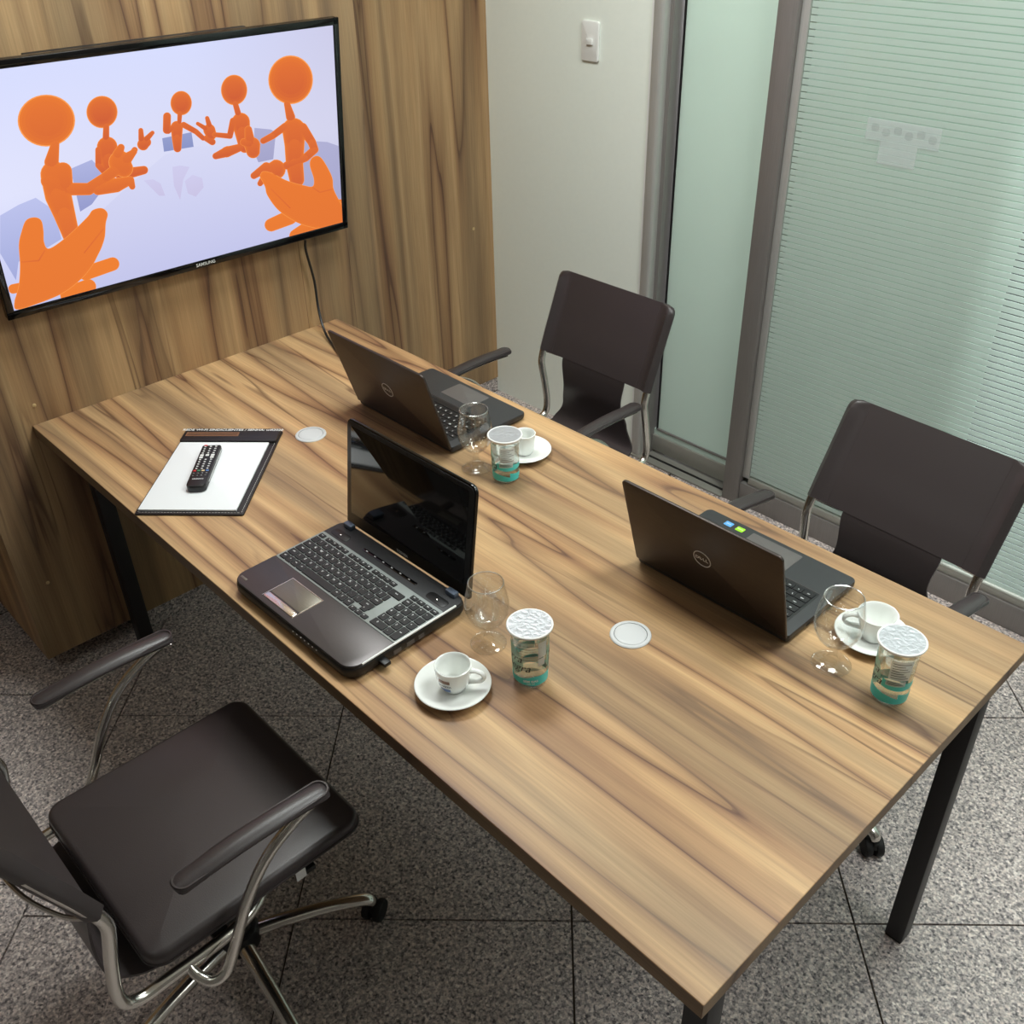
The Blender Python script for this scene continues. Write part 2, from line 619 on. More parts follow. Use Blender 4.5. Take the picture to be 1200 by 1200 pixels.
M_ = {
    'table_wood': wood('table_wood', 'XYZ', 0.42, 0.0),
    'wall_wood': wood('wall_wood', 'ZYX', 0.55, 17.0, 0.74, along=0.26, rings=5.0),
    'edge_wood': wood('edge_wood', 'XYZ', 0.5, 5.0, 0.42, across=2.0),
    'granite': granite('granite'),
    'granite_base': granite('granite_base', 0.9),
    'grout': plain('grout', C(74, 62, 52), 0.9),
    'white_wall': plain('white_wall', C(238, 243, 234), 0.75, bump=0.05, bscale=60, var=0.02),
    'ceiling': plain('ceiling_white', C(244, 244, 241), 0.9),
    'taupe_wall': plain('taupe_wall', C(128, 122, 118), 0.8),
    'light_wall': plain('corridor_light_paint', C(214, 214, 218), 0.8),
    'carpet': plain('navy_carpet', C(24, 26, 38), 0.95),
    'dark_wall': plain('corridor_paint', C(52, 54, 66), 0.8),
    'steel': brushed('brushed_steel', C(184, 182, 178), 0.38, 0.35, 'Z'),
    'steel_dark': brushed('dark_steel', C(136, 131, 128), 0.42, 0.35, 'Z'),
    'steel_rail': plain('rail_aluminium', C(160, 158, 150), 0.42, 0.4),
    'frost': film('frosted_glass', C(208, 220, 211), 0.45, 0.0, 0.04),
    'stripe': film('frosted_stripe_film', C(222, 232, 226), 0.5, 0.04, 0.02),
    'pane': thin_glass('clear_pane', (0.91, 0.95, 0.93, 1), 1.5, 0.0, 1.0),
    'chrome': plain('chrome', C(226, 223, 216), 0.2, 1.0),
    'leather': plain('dark_brown_leather', C(58, 51, 51), 0.36, spec=0.55, bump=0.12, bscale=500),
    'black_metal': plain('black_powder_coat', C(24, 22, 23), 0.5),
    'grey_metal': plain('grey_beam', C(96, 92, 88), 0.5),
    'black_plastic': plain('black_plastic', C(20, 20, 21), 0.42),
    'gloss_black': plain('gloss_black', C(10, 10, 11), 0.07, spec=0.5),
    'rubber': plain('rubber', C(26, 25, 25), 0.7),
    'white_plastic': plain('white_plastic', C(236, 236, 233), 0.35),
    'grey_plastic': plain('grey_plastic', C(206, 208, 208), 0.4),
    'china': plain('white_china', C(240, 242, 238), 0.16, coat=0.4),
    'paper': plain('paper', C(240, 242, 244), 0.8),
    'glass': thin_glass('clear_glass', (0.985, 0.99, 0.988, 1), 1.5, 0.01, 1.9),
    'glass_rim': thin_glass('polished_glass_rim', (0.95, 0.96, 0.96, 1), 1.5, 0.2, 9.0),
    'water': half_water(),
    'cup_plastic': thin_glass('cup_plastic', (0.97, 0.99, 0.98, 1), 1.45, 0.06, 1.2),
    'foil': foil_mat(),
    'teal': plain('teal_print', C(78, 208, 204), 0.4),
    'mint': film('mint_print', C(176, 222, 200), 0.35, 0.40),
    'grey_print': film('grey_print', C(236, 240, 238), 0.4, 0.3),
    'white_print': plain('white_print', C(235, 238, 238), 0.5),
    'ink': plain('ink', C(22, 26, 30), 0.5),
    'lid_brown': brushed('laptop_lid', C(66, 58, 54), 0.38, 0.55, 'X'),
    'deck_black': plain('laptop_deck', C(48, 48, 50), 0.45, bump=0.03, bscale=900),
    'deck_grey': brushed('laptop_palm_rest', C(84, 80, 80), 0.36, 0.6, 'X'),
    'key_tray': plain('key_tray', C(146, 153, 150), 0.45, 0.2),
    'key': plain('key_cap', C(17, 17, 19), 0.45),
    'legend': plain('key_legend', C(226, 228, 228), 0.5),
    'touch': brushed('touchpad', C(128, 124, 114), 0.34, 0.7, 'X'),
    'touch_dark': plain('touchpad_dark', C(92, 88, 86), 0.42),
    'hinge': plain('hinge_cap', C(92, 104, 122), 0.35, 0.3),
    'blue_sticker': plain('blue_sticker', C(90, 160, 220), 0.4),
    'green_sticker': plain('green_sticker', C(150, 215, 30), 0.4),
    'brown_print': plain('brown_print', C(128, 88, 62), 0.4),
    'blue_print': plain('blue_print', C(92, 116, 160), 0.4),
    'red_key': plain('red_key', C(215, 60, 60), 0.4),
    'green_key': plain('green_key', C(70, 140, 100), 0.4),
    'yellow_key': plain('yellow_key', C(225, 200, 160), 0.4),
    'blue_key': plain('blue_key', C(90, 130, 190), 0.4),
    'stitch': plain('stitching', C(176, 174, 168), 0.7),
    'folder': plain('black_leatherette', C(32, 29, 30), 0.42, bump=0.1, bscale=600),
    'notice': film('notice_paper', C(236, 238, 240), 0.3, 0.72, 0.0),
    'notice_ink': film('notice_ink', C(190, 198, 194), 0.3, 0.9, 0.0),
    'cap_dot': plain('screw_cap', C(196, 168, 120), 0.5),
}

# ------------------------------------------------------------------ the room
H = 0.75           # table top height
LX, WY = 2.0907, 0.9294
YW = 1.93          # white wall and glass plane
XB = -0.39         # recessed wood wall
X1, Y0, Y2, ZC = 3.7, -2.1, 3.9, 2.7


def struct(name, bm, mat, smooth=False):
    return tag(obj(name, bm, mat, None, smooth), kind='structure')


bm = box(NB(), XB - .15, X1 + .15, Y0 - .15, Y2 + .15, -0.12, -0.006)
floor = struct('floor', bm, M_['grout'])
floor['label'] = 'speckled grey granite tile floor laid diagonally under the table'


def clip_poly(poly, x0, x1, y0, y1):
    for ax, lim, keep in ((0, x0, 1), (0, x1, -1), (1, y0, 1), (1, y1, -1)):
        out = []
        for i, a in enumerate(poly):
            b_ = poly[(i + 1) % len(poly)]
            ia, ib = (a[ax] - lim) * keep >= 0, (b_[ax] - lim) * keep >= 0
            if ia:
                out.append(a)
            if ia != ib:
                t = (lim - a[ax]) / (b_[ax] - a[ax])
                out.append((a[0] + (b_[0] - a[0]) * t, a[1] + (b_[1] - a[1]) * t))
        poly = out
        if len(poly) < 3:
            return []
    return poly


S2 = math.sqrt(2)
TS, GAP = 0.605, 0.0022
for ks in range(-6, 12):
    s0 = 0.13 + ks * TS
    toff = -0.79 if ks < 0 else -0.868
    for kt in range(-9, 12):
        t0 = toff + kt * TS
        quad = []
        for s, t in ((s0 + GAP, t0 + GAP), (s0 + TS - GAP, t0 + GAP), (s0 + TS - GAP, t0 + TS - GAP), (s0 + GAP, t0 + TS - GAP)):
            quad.append(((s - t) / S2, (s + t) / S2))
        poly = clip_poly(quad, XB + .001, X1 - .001, Y0 + .001, YW + .12)
        if len(poly) < 3:
            continue
        ar = abs(sum(poly[i][0] * poly[(i + 1) % len(poly)][1] - poly[(i + 1) % len(poly)][0] * poly[i][1] for i in range(len(poly)))) / 2
        if ar < 0.002:
            continue
        a2 = sum(poly[i][0] * poly[(i + 1) % len(poly)][1] - poly[(i + 1) % len(poly)][0] * poly[i][1] for i in range(len(poly)))
        if a2 < 0:
            poly = poly[::-1]
        obj('tile', prism(NB(), poly, -0.006, 0.0), M_['granite'], floor, smooth=False)

struct('ceiling', box(NB(), XB - .15, X1 + .15, Y0 - .15, Y2 + .15, ZC, ZC + .1), M_['ceiling'])
# recessed wood wall, wood pier carrying the television
BZ = 0.062
wl = struct('wall_left', box(NB(), XB - .1, XB, Y0, YW, BZ, ZC), M_['wall_wood'])
wl['label'] = 'recessed walnut-laminate wall right of the television pier'
struct('baseboard_left', box(NB(), XB - .1, XB - .004, Y0, YW, 0, BZ, 0), M_['granite_base'])
PY0, PY1 = -0.156, 1.105
wb = struct('wall_back', box(NB(), XB + .001, -0.001, PY0, PY1, BZ, ZC - .001), M_['wall_wood'])
wb['label'] = 'projecting walnut-laminate pier behind the television'
struct('baseboard_back', box(NB(), XB + .001, -0.006, 0.13, PY1 - .004, 0, BZ), M_['granite_base'])
for y, z in ((0.02, 0.80), (-0.09, 0.30)):
    lathe_M = Matrix.Translation((-0.001, y, z)) @ Matrix.Rotation(PI / 2, 4, 'Y')
    obj('screw_cap', lathe(NB(), [(0.005, 0), (0.005, 0.001), (0.003, 0.002)], 14, lathe_M), M_['cap_dot'], wb)
lathe_M = Matrix.Translation((XB, 1.83, 0.72)) @ Matrix.Rotation(PI / 2, 4, 'Y')
obj('screw_cap', lathe(NB(), [(0.006, 0), (0.006, 0.001), (0.004, 0.002)], 14, lathe_M), M_['cap_dot'], wl)

# white wall with the switch, then the glass front
XJ = 0.352
wr = struct('wall_right', box(NB(), XB - .1, XJ, YW, YW + .12, 0, ZC), M_['white_wall'])
wr['label'] = 'off-white plaster wall beside the frosted glass'
obj('caulk', box(NB(), XJ - 0.003, XJ + .004, YW - .004, YW + .02, 0, ZC - .001), M_['white_plastic'], wr)
struct('wall_front', box(NB(), X1, X1 + .1, Y0, Y2, 0, ZC), M_['taupe_wall'])
struct('wall_near', box(NB(), XB - .1, X1 + .1, Y0 - .1, Y0, 0, ZC), M_['taupe_wall'])
struct('wall_far', box(NB(), XB - .1, X1 + .1, Y2, Y2 + .1, 0, ZC), M_['light_wall'])
struct('trim_4', box(NB(), XB, X1, Y2 - .02, Y2 - .001, 0, 0.95), M_['carpet'])
struct('wall_corridor', box(NB(), XB - .1, XB, YW + .12, Y2, 0, ZC), M_['light_wall'])
struct('floor', box(NB(), XB, X1, YW + .125, Y2 - .022, -0.006, 0.0), M_['carpet'])

j = struct('trim_1', box(NB(), XJ + .004, 0.398, YW - .012, YW + .12, 0, ZC - .001, 0.012, seg=4), M_['steel'], True)
j['label'] = 'rounded steel door jamb at the end of the white wall'
obj('jamb_stop', box(NB(), 0.398, 0.412, YW + .02, YW + .12, 0, ZC - .002), M_['steel_dark'], j)
MX0, MX1 = 0.783, 0.872
mu = struct('trim_2', box(NB(), MX0, 0.846, YW - .012, YW + .045, 0, ZC - .001, 0.002), M_['steel_dark'], True)
mu['label'] = 'wide dark steel mullion between plain and striped glass'
obj('glazing_bead', box(NB(), 0.846, MX1, YW + .004, YW + .045, 0.105, ZC - .002, 0.002), M_['steel'], mu)
# sliding leaf, plain frosted, running behind the striped pane
LY = YW + .06
d1 = struct('door_1', box(NB(), 0.428, 1.52, LY, LY + .008, 0.10, ZC - .05), M_['frost'])
d1['label'] = 'plain frosted green glass sliding leaf between jamb and mullion'
obj('bottom_rail', box(NB(), 0.40, 1.52, LY - .012, LY + .02, 0.018, 0.082, 0.003), M_['steel_rail'], d1)
obj('glass_edge', box(NB(), 0.40, 1.519, LY - .003, LY + .010, 0.082, 0.104), M_['frost'], d1)
obj('rail_bead', box(NB(), 0.428, 1.519, LY - .007, LY - .0005, 0.104, 0.111), M_['steel_dark'], d1)
obj('edge_seal', box(NB(), 0.420, 0.428, LY - .002, LY + .010, 0.10, ZC - .05), M_['black_plastic'], d1)
t3 = struct('trim_3', box(NB(), 0.36, MX0, YW - .02, YW + .12, 0.0, 0.008, 0.002), M_['steel_rail'], True)
t3['label'] = 'aluminium floor track under the sliding leaf'
obj('track_groove', box(NB(), 0.40, MX0 - .001, YW + .012, YW + .022, 0.008, 0.0095), M_['black_plastic'], t3)
# striped fixed pane
w1 = struct('window_1', box(NB(), MX1, X1, YW + .010, YW + .018, 0.105, ZC), M_['pane'])
w1['label'] = 'fixed glass pane with narrow frosted horizontal stripes'
fb = NB()
z = 0.118
while z < ZC - .02:
    box(fb, MX1 + .002, X1 - .002, YW + .0085, YW + .0098, z, z + 0.0142)
    z += 0.0172
tag(obj('stripe_film', fb, M_['stripe'], w1, False), kind='stuff')
obj('sill_rail', box(NB(), 0.846, X1, YW - .006, YW + .05, 0.0, 0.085, 0.003), M_['steel_dark'], w1)
obj('sill_bead', box(NB(), MX1, X1, YW + .000, YW + .03, 0.085, 0.112, 0.004), M_['steel_rail'], w1)

nt_ = thing('paper_notice', 'faint whitish paper notice stuck on the striped glass pane', 'notice', (1.19, YW + .0065, 1.285))  # translucent decal painting in a pale, reflection-like patch on the glass
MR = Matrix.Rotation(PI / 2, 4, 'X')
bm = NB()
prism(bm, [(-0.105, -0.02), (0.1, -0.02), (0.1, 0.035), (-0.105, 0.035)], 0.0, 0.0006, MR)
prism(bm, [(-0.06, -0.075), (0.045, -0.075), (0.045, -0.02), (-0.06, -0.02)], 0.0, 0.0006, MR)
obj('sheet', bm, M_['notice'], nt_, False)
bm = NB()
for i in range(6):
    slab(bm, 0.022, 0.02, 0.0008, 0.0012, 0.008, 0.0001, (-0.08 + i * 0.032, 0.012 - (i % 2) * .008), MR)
tag(obj('print', bm, M_['notice_ink'], nt_, False), kind='stuff')  # soft duller blots of the pale patch

sw = thing('light_switch', 'white single rocker light switch plate on off-white wall', 'switch', (0.105, YW, 1.408))
MS = Matrix.Rotation(PI / 2, 4, 'X')
obj('plate', slab(NB(), 0.074, 0.118, 0.0, 0.009, 0.008, 0.004, M=MS), M_['white_plastic'], sw)
obj('rocker', slab(NB(), 0.026, 0.018, 0.009, 0.017, 0.003, 0.002, (0.003, 0.0), M=MS), M_['white_plastic'], sw)

ds = thing('door_stopper', 'small black wedge on floor beside sliding door track', 'door stop', (0.55, 1.84, 0.0), 0.5)
obj('wedge', prism(NB(), [(-.045, 0), (.05, 0), (.05, .035), (.03, .012)], -0.012, 0.012, MS), M_['black_plastic'], ds, False)

# ------------------------------------------------------------------ table
tb = thing('meeting_table', 'long walnut-laminate meeting table with black steel legs against the wood pier', 'table', (0, 0, 0))
obj('tabletop', box(NB(), 0.0, LX, 0.0, WY, H - .0032, H, 0.0012), M_['table_wood'], tb, False)
obj('edge_band', box(NB(), 0.0, LX - .0005, 0.0005, WY - .0005, H - .031, H - .0032), M_['edge_wood'], tb, False)
for x0, x1, y0, y1 in ((0.03, 0.07, 0.08, 0.12), (2.045, 2.083, 0.785, 0.825), (2.045, 2.083, 0.028, 0.066), (0.03, 0.07, 0.785, 0.825)):
    lg = obj('leg', box(NB(), x0, x1, y0, y1, 0.006, H - .031, 0.002), M_['black_metal'], tb)
    obj('foot_pad', box(NB(), x0 + .002, x1 - .002, y0 + .002, y1 - .002, 0.0, 0.006), M_['rubber'], lg)
obj('cross_beam', box(NB(), 2.05, 2.078, 0.066, 0.785, H - .061, H - .031), M_['grey_metal'], tb)
obj('cross_beam', box(NB(), 0.035, 0.065, 0.12, 0.785, H - .061, H - .031), M_['grey_metal'], tb)
obj('side_beam', box(NB(), 0.07, 2.045, 0.79, 0.815, H - .061, H - .031), M_['black_metal'], tb)
obj('side_beam', box(NB(), 0.12, 2.045, 0.09, 0.115, H - .061, H - .031), M_['black_metal'], tb)


def grommet(x, y, label):
    g = thing('cable_grommet', label, 'cable port', (x, y, H), 0, 'cable ports in the table top')
    obj('ring', lathe(NB(), [(0.0375, 0), (0.0375, 0.0015), (0.0355, 0.003), (0.0302, 0.003), (0.030, 0.0012), (0.0285, 0.0012)], 48, cap0=False, cap1=False), M_['grey_plastic'], g)
    obj('cap', lathe(NB(), [(0.0292, 0.0008), (0.0292, 0.0026), (0.028, 0.0034), (0.020, 0.0034)], 48), M_['grey_plastic'], g)
    obj('groove', lathe(NB(), [(0.0303, 0.0013), (0.0303, 0.0016), (0.0290, 0.0016)], 48, cap0=False, cap1=False), M_['rubber'], g)
    return g


grommet(0.545, 0.467, 'round pale grey cable port in table between folder and far laptop')
grommet(1.577, 0.458, 'round pale grey cable port in table in front of the right laptop')

# ------------------------------------------------------------------ television
TU = Vector((0, math.cos(-0.014), math.sin(-0.014)))
TV0 = Vector((math.sin(0.1), 0, math.cos(0.1)))
TN = TU.cross(TV0).normalized()
TVv = TN.cross(TU).normalized()
TO = Vector((0.05, 0.492, 1.036))
tvM = Matrix(((TU.x, -TN.x, TVv.x, TO.x), (TU.y, -TN.y, TVv.y, TO.y), (TU.z, -TN.z, TVv.z, TO.z), (0, 0, 0, 1)))
tv = thing('television', 'wall-mounted black flat television showing orange figures around a table', 'television')
tv.matrix_world = tvM
TW, TH = 0.962, 0.553
RX = Matrix.Rotation(PI / 2, 4, 'X')   # plate in local XZ, thickness towards -y


def vplate(w, h, y_front, y_back, cx, cz, rc, bev):
    b_ = NB()
    slab(b_, w, h, -y_back, -y_front, rc, bev, (cx, cz), RX)
    return b_


obj('housing', vplate(TW, TH, 0.004, 0.020, 0, TH / 2, 0.006, 0.003), M_['gloss_black'], tv)
obj('rear_cover', vplate(TW - .16, TH - .06, 0.020, 0.044, 0, TH / 2 + .012, 0.02, 0.006), M_['black_plastic'], tv)
mb = NB()
box(mb, -0.12, 0.12, 0.044, 0.050, 0.14, 0.44)
box(mb, -0.30, 0.235, 0.030, 0.046, 0.45, TH - .003, 0.002)
box(mb, -0.13, -0.10, 0.0445, 0.0475, 0.05, 0.50)
box(mb, 0.10, 0.13, 0.0445, 0.0475, 0.05, 0.50)
obj('wall_bracket', mb, M_['black_metal'], tv)
SX0, SX1, SZ0, SZ1 = -0.463, 0.463, 0.0205, 0.5355
fb = NB()
box(fb, -TW / 2, TW / 2, -0.002, 0.006, SZ1, TH, 0.002)
box(fb, -TW / 2, TW / 2, -0.002, 0.006, 0.0, SZ0, 0.002)
box(fb, -TW / 2, SX0, -0.002, 0.006, 0.0, TH, 0.002)
box(fb, SX1, TW / 2, -0.002, 0.006, 0.0, TH, 0.002)
obj('bezel', fb, M_['gloss_black'], tv)
# screen picture (flat, self-lit): drawn in screen metres; P maps a photo pixel through the real screen plane
M_['picture'] = emit('screen_picture', None, 1.0, 'tint')


def P(u, v):
    d = right * ((u - 600) / F_PX) + down * ((v - 600) / F_PX) + fwd
    t = (TO - CAM).dot(TN) / d.dot(TN)
    q = CAM + d * t - TO
    return (q.dot(TU), q.dot(TVv))


def tinted(name, polys, parent, depth):
    """polys: list of (points, colours) flat faces on the screen"""
    me = bpy.data.meshes.new(name)
    vs, fs, cs = [], [], []
    for k_, (pts, cols) in enumerate(polys):
        b0 = len(vs)
        for (x, z_), c_ in zip(pts, cols):
            vs.append((x, -depth - k_ * 0.000004, z_))
            cs.append(c_)
        fs.append(tuple(range(b0, b0 + len(pts))))
    me.from_pydata(vs, [], fs)
    at = me.color_attributes.new('tint', 'FLOAT_COLOR', 'POINT')
    for i, c_ in enumerate(cs):
        at.data[i].color = c_
    me.materials.append(M_['picture'])
    return link(bpy.data.objects.new(name, me), parent)


def lerp(a, b_, t):
    return tuple(a[i] + (b_[i] - a[i]) * t for i in range(4))


# background grid with the picture's own soft grey-lilac backdrop
NX, NZ = 24, 14
vs, fs, cs = [], [], []
for jz in range(NZ + 1):
    for ix in range(NX + 1):
        a, b_ = ix / NX, jz / NZ
        vs.append((SX0 + (SX1 - SX0) * a, -0.0003, SZ0 + (SZ1 - SZ0) * b_))
        top = lerp(C(216, 222, 255), C(206, 206, 234), max(0, a - .55) / .45)
        bot = lerp(C(196, 200, 240), C(196, 197, 228), a)
        mid = lerp(C(226, 229, 255), C(212, 212, 238), a)
        cs.append(lerp(lerp(bot, mid, min(1, b_ * 2.0)), top, max(0, b_ * 2 - 1.2) / .8))
for jz in range(NZ):
    for ix in range(NX):
        q = jz * (NX + 1) + ix
        fs.append((q, q + 1, q + NX + 2, q + NX + 1))
me = bpy.data.meshes.new('screen')
me.from_pydata(vs, [], fs)
at = me.color_attributes.new('tint', 'FLOAT_COLOR', 'POINT')
for i, c_ in enumerate(cs):
    at.data[i].color = c_
me.materials.append(M_['picture'])
screen = link(bpy.data.objects.new('screen', me), tv)


def sclip(pts):
    return clip_poly(pts, SX0 + .0005, SX1 - .0005, SZ0 + .0005, SZ1 - .0005)


O_DK, O_MID, O_LT, O_RIM = C(210, 98, 58), C(224, 112, 58), C(242, 132, 54), C(252, 160, 84)


def shade(pts, ca, cb):
    zs = [p_[1] for p_ in pts]
    lo, hi = min(zs), max(zs)
    return [lerp(ca, cb, (p_[1] - lo) / max(hi - lo, 1e-6)) for p_ in pts]


def capsule(p0, r0, p1, r1, n=10):
    """convex hull of two discs in pixel space"""
    dx, dy = p1[0] - p0[0], p1[1] - p0[1]
    L_ = math.hypot(dx, dy)
    if L_ < 1e-6:
        return [(p0[0] + r0 * math.cos(2 * PI * i / 20), p0[1] + r0 * math.sin(2 * PI * i / 20)) for i in range(20)]
    a = math.atan2(dy, dx)
    out = []
    for i in range(n + 1):
        t = a + PI / 2 + PI * i / n
        out.append((p0[0] + r0 * math.cos(t), p0[1] + r0 * math.sin(t)))
    for i in range(n + 1):
        t = a - PI / 2 + PI * i / n
        out.append((p1[0] + r1 * math.cos(t), p1[1] + r1 * math.sin(t)))
    return out


def figure(strokes, discs=(), outlines=(), bright=0.0, depth=0.0006, rim=True):
    polys = []
    lo = lerp(O_DK, O_LT, bright)
    hi = lerp(O_MID, O_LT, bright)

    def add(pxpts, ca, cb):
        q = sclip([P(*p_) for p_ in pxpts])
        if len(q) >= 3:
            polys.append((q, shade(q, ca, cb)))

    def passes(f, ca, cb):
        k = 1.0 - f
        for st in strokes:
            for (x0, y0, r0), (x1, y1, r1) in zip(st, st[1:]):
                add(capsule((x0, y0), r0 * k, (x1, y1), r1 * k), ca, cb)
            if len(st) == 1:
                x0, y0, r0 = st[0]
                add(capsule((x0, y0), r0 * k, (x0, y0), r0), ca, cb)
        for x0, y0, rx, ry in discs:
            add([(x0 + rx * k * math.cos(2 * PI * i / 36), y0 + ry * k * math.sin(2 * PI * i / 36)) for i in range(36)], ca, cb)
        for pl in outlines:
            sm = [(v.x, v.y) for v in smooth_path([(q[0], q[1], 0) for q in pl] + [(pl[0][0], pl[0][1], 0)], 5)][:-1]
            area = sum(sm[i][0] * sm[(i + 1) % len(sm)][1] - sm[(i + 1) % len(sm)][0] * sm[i][1] for i in range(len(sm)))
            sg = 1 if area > 0 else -1
            g = 9.0 * f
            sm2 = []
            for i in range(len(sm)):
                a, b_ = sm[i - 1], sm[(i + 1) % len(sm)]
                tx, ty = b_[0] - a[0], b_[1] - a[1]
                l_ = math.hypot(tx, ty) or 1
                sm2.append((sm[i][0] - sg * ty / l_ * g, sm[i][1] + sg * tx / l_ * g))
            add(sm2, ca, cb)
    if rim:
        passes(0.0, O_RIM, O_RIM)
        passes(0.05, lerp(lo, O_LT, .45), lerp(hi, O_LT, .5))
        passes(0.14, lerp(lo, O_LT, .22), lerp(hi, O_LT, .26))
        passes(0.26, lerp(lo, O_LT, .08), lerp(hi, O_LT, .1))
        passes(0.40, lo, hi)
    else:
        passes(0.0, lo, hi)
    return tinted('screen_figure', polys, screen, depth)


def cr(ox, oy, s, pts):
    return [(ox + p_[0] / s, oy + p_[1] / s) + tuple(q / s for q in p_[2:]) for p_ in pts]


def A1(*p_): return cr(0, 0, 2.7907, p_)
def A2(*p_): return cr(0, 200, 6, p_)
def A3(*p_): return cr(200, 60, 5.4545, p_)


# table and empty chairs in the picture
def flat(pts, ca, cb, depth, name):
    q = sclip([P(*p_) for p_ in pts])
    return tinted(name, [(q, shade(q, ca, cb))], screen, depth)


flat(A1((250, 950), (290, 780), (330, 690), (440, 590), (540, 505), (640, 478), (745, 478), (840, 520), (880, 600), (960, 700), (1000, 760), (990, 790)), C(197, 199, 236), C(216, 218, 246), 0.00040, 'screen_table')
flat(A2((0, 315), (130, 240), (250, 190), (340, 250), (400, 360), (432, 480), (300, 560), (130, 640), (112, 770), (0, 580)), C(164, 172, 220), C(190, 196, 238), 0.00044, 'screen_chair')
flat(A1((230, 552), (300, 522), (335, 560), (350, 600), (300, 668), (262, 692)), C(150, 156, 206), C(176, 182, 226), 0.00044, 'screen_chair')
flat(A1((530, 452), (626, 432), (633, 480), (536, 496)), C(140, 150, 200), C(150, 160, 206), 0.00044, 'screen_chair')
flat(A3((535, 490), (640, 500), (672, 520), (655, 690), (560, 710), (530, 640)), C(166, 166, 204), C(176, 176, 212), 0.00044, 'screen_chair')
flat(A3((850, 570), (1000, 580), (1085, 610), (1108, 960), (1000, 930), (835, 850)), C(168, 168, 206), C(178, 178, 214), 0.00044, 'screen_chair')
# pale reflections on the table in the picture
for pl in (A3((90, 830), (140, 790), (200, 810), (210, 870), (160, 930), (110, 910)), A3((10, 740), (60, 730), (120, 740), (80, 820), (60, 950), (20, 860)), A1((470, 590), (500, 586), (525, 600), (540, 640), (520, 640), (500, 620))):
    flat(pl, C(203, 197, 230), C(208, 205, 238), 0.00046, 'screen_reflection')

figure([A1((588, 368, 8), (586, 400, 7)), A1((578, 415, 20), (578, 450, 17), (580, 485, 13)), A1((565, 415, 8), (550, 430, 8)),
        A1((546, 380, 13), (545, 425, 13)), A1((600, 408, 10), (640, 430, 9), (664, 452, 8)), A1((684, 425, 20), (690, 440, 18)),
        A1((684, 410, 9), (677, 386, 7)), A1((672, 420, 8), (646, 404, 6)), A1((672, 452, 9), (694, 464, 11))],
       [A1((592, 337, 35, 40))[0]])
figure([A1((768, 335, 9), (778, 370, 10)), A1((787, 398, 30), (792, 430, 26), (800, 480, 20)), A1((762, 395, 11), (752, 440, 10)),
        A1((752, 445, 9), (700, 440, 8)), A1((790, 480, 12), (740, 497, 18)), A1((745, 495, 18), (705, 510, 11))],
       [A1((765, 294, 43, 50))[0]], depth=0.0008)
figure([A1((347, 412, 10), (346, 450, 11)), A1((350, 480, 34), (355, 520, 30), (362, 560, 24)), A1((322, 490, 11), (322, 540, 11), (340, 560, 11)),
        A1((385, 570, 12), (440, 490, 10)), A1((468, 472, 20), (478, 465, 16)), A1((462, 455, 10), (460, 426, 8)), A1((478, 455, 10), (498, 434, 7)),
        A1((400, 570, 20), (470, 556, 14))],
       [A1((333, 366, 51, 53))[0]], depth=0.0007)
figure([A1((180, 470, 14), (168, 530, 24)), A1((175, 570, 44), (190, 640, 44), (210, 700, 36), (232, 770, 28)),
        A1((160, 590, 28), (230, 618, 21), (290, 618, 20), (345, 580, 18), (385, 550, 20)), A1((392, 530, 38), (405, 550, 30)),
        A1((385, 505, 18), (395, 482, 12)), A1((412, 520, 20), (438, 496, 10)), A1((320, 620, 18), (380, 605, 24), (425, 590, 14)), A1((425, 590, 14), (432, 610, 10)),
        A1((205, 560, 30), (212, 600, 26))],
       [A1((151, 394, 94, 85))[0]], bright=0.35, depth=0.0010)
figure([A3((742, 335, 20), (765, 420, 30)), A3((785, 500, 75), (790, 600, 64), (790, 720, 56), (805, 820, 48)),
        A3((730, 480, 24), (650, 540, 22), (590, 572, 20)), A3((520, 600, 52), (525, 640, 44)), A3((505, 580, 34), (495, 500, 24)),
        A3((500, 590, 30), (465, 580, 24)), A3((840, 490, 34), (900, 580, 28), (918, 628, 26), (860, 680, 26), (740, 730, 26)),
        A3((670, 755, 64), (640, 760, 50)), A3((610, 740, 32), (530, 795, 22)), A3((600, 800, 24), (570, 845, 18))],
       [A3((765, 182, 143, 156))[0]], bright=0.12, depth=0.0012)
for st_ in (A3((640, 1110, 42), (760, 1060, 48)), A3((800, 1180, 44), (900, 1120, 50)), A3((1080, 985, 40), (1110, 1000, 40))):
    figure([st_], bright=0.75, depth=0.0014)
figure([], [], [A3((566, 800), (585, 768), (640, 775), (740, 825), (850, 856), (905, 862), (912, 815), (888, 735), (893, 690), (925, 668), (960, 680), (1000, 740),
                   (1032, 810), (1040, 880), (1080, 960), (1112, 1010), (1113, 1090), (1000, 1128), (940, 1132), (850, 1112), (770, 1075), (680, 1010), (615, 920), (600, 865))],
       bright=0.62, depth=0.0016)
for st_ in (A2((600, 720, 50), (790, 655, 48)), A2((480, 870, 60), (620, 815, 55)), A2((90, 830, 34), (140, 820, 34))):
    figure([st_], bright=0.9, depth=0.0014)
figure([], [], [A2((100, 910), (130, 800), (138, 660), (130, 520), (148, 430), (180, 348), (240, 326), (288, 348), (304, 420), (308, 500), (340, 546), (430, 492), (530, 405),
                   (615, 320), (650, 275), (715, 262), (755, 300), (742, 370), (736, 460), (716, 530), (688, 590), (645, 670), (570, 760), (440, 860), (260, 935), (112, 975))],
       bright=0.7, depth=0.0016)
for st_ in (A2((722, 410, 5), (590, 575, 4)), A2((312, 560, 5), (270, 630, 5), (150, 640, 4))):
    figure([st_], rim=False, bright=0.3, depth=0.0020)
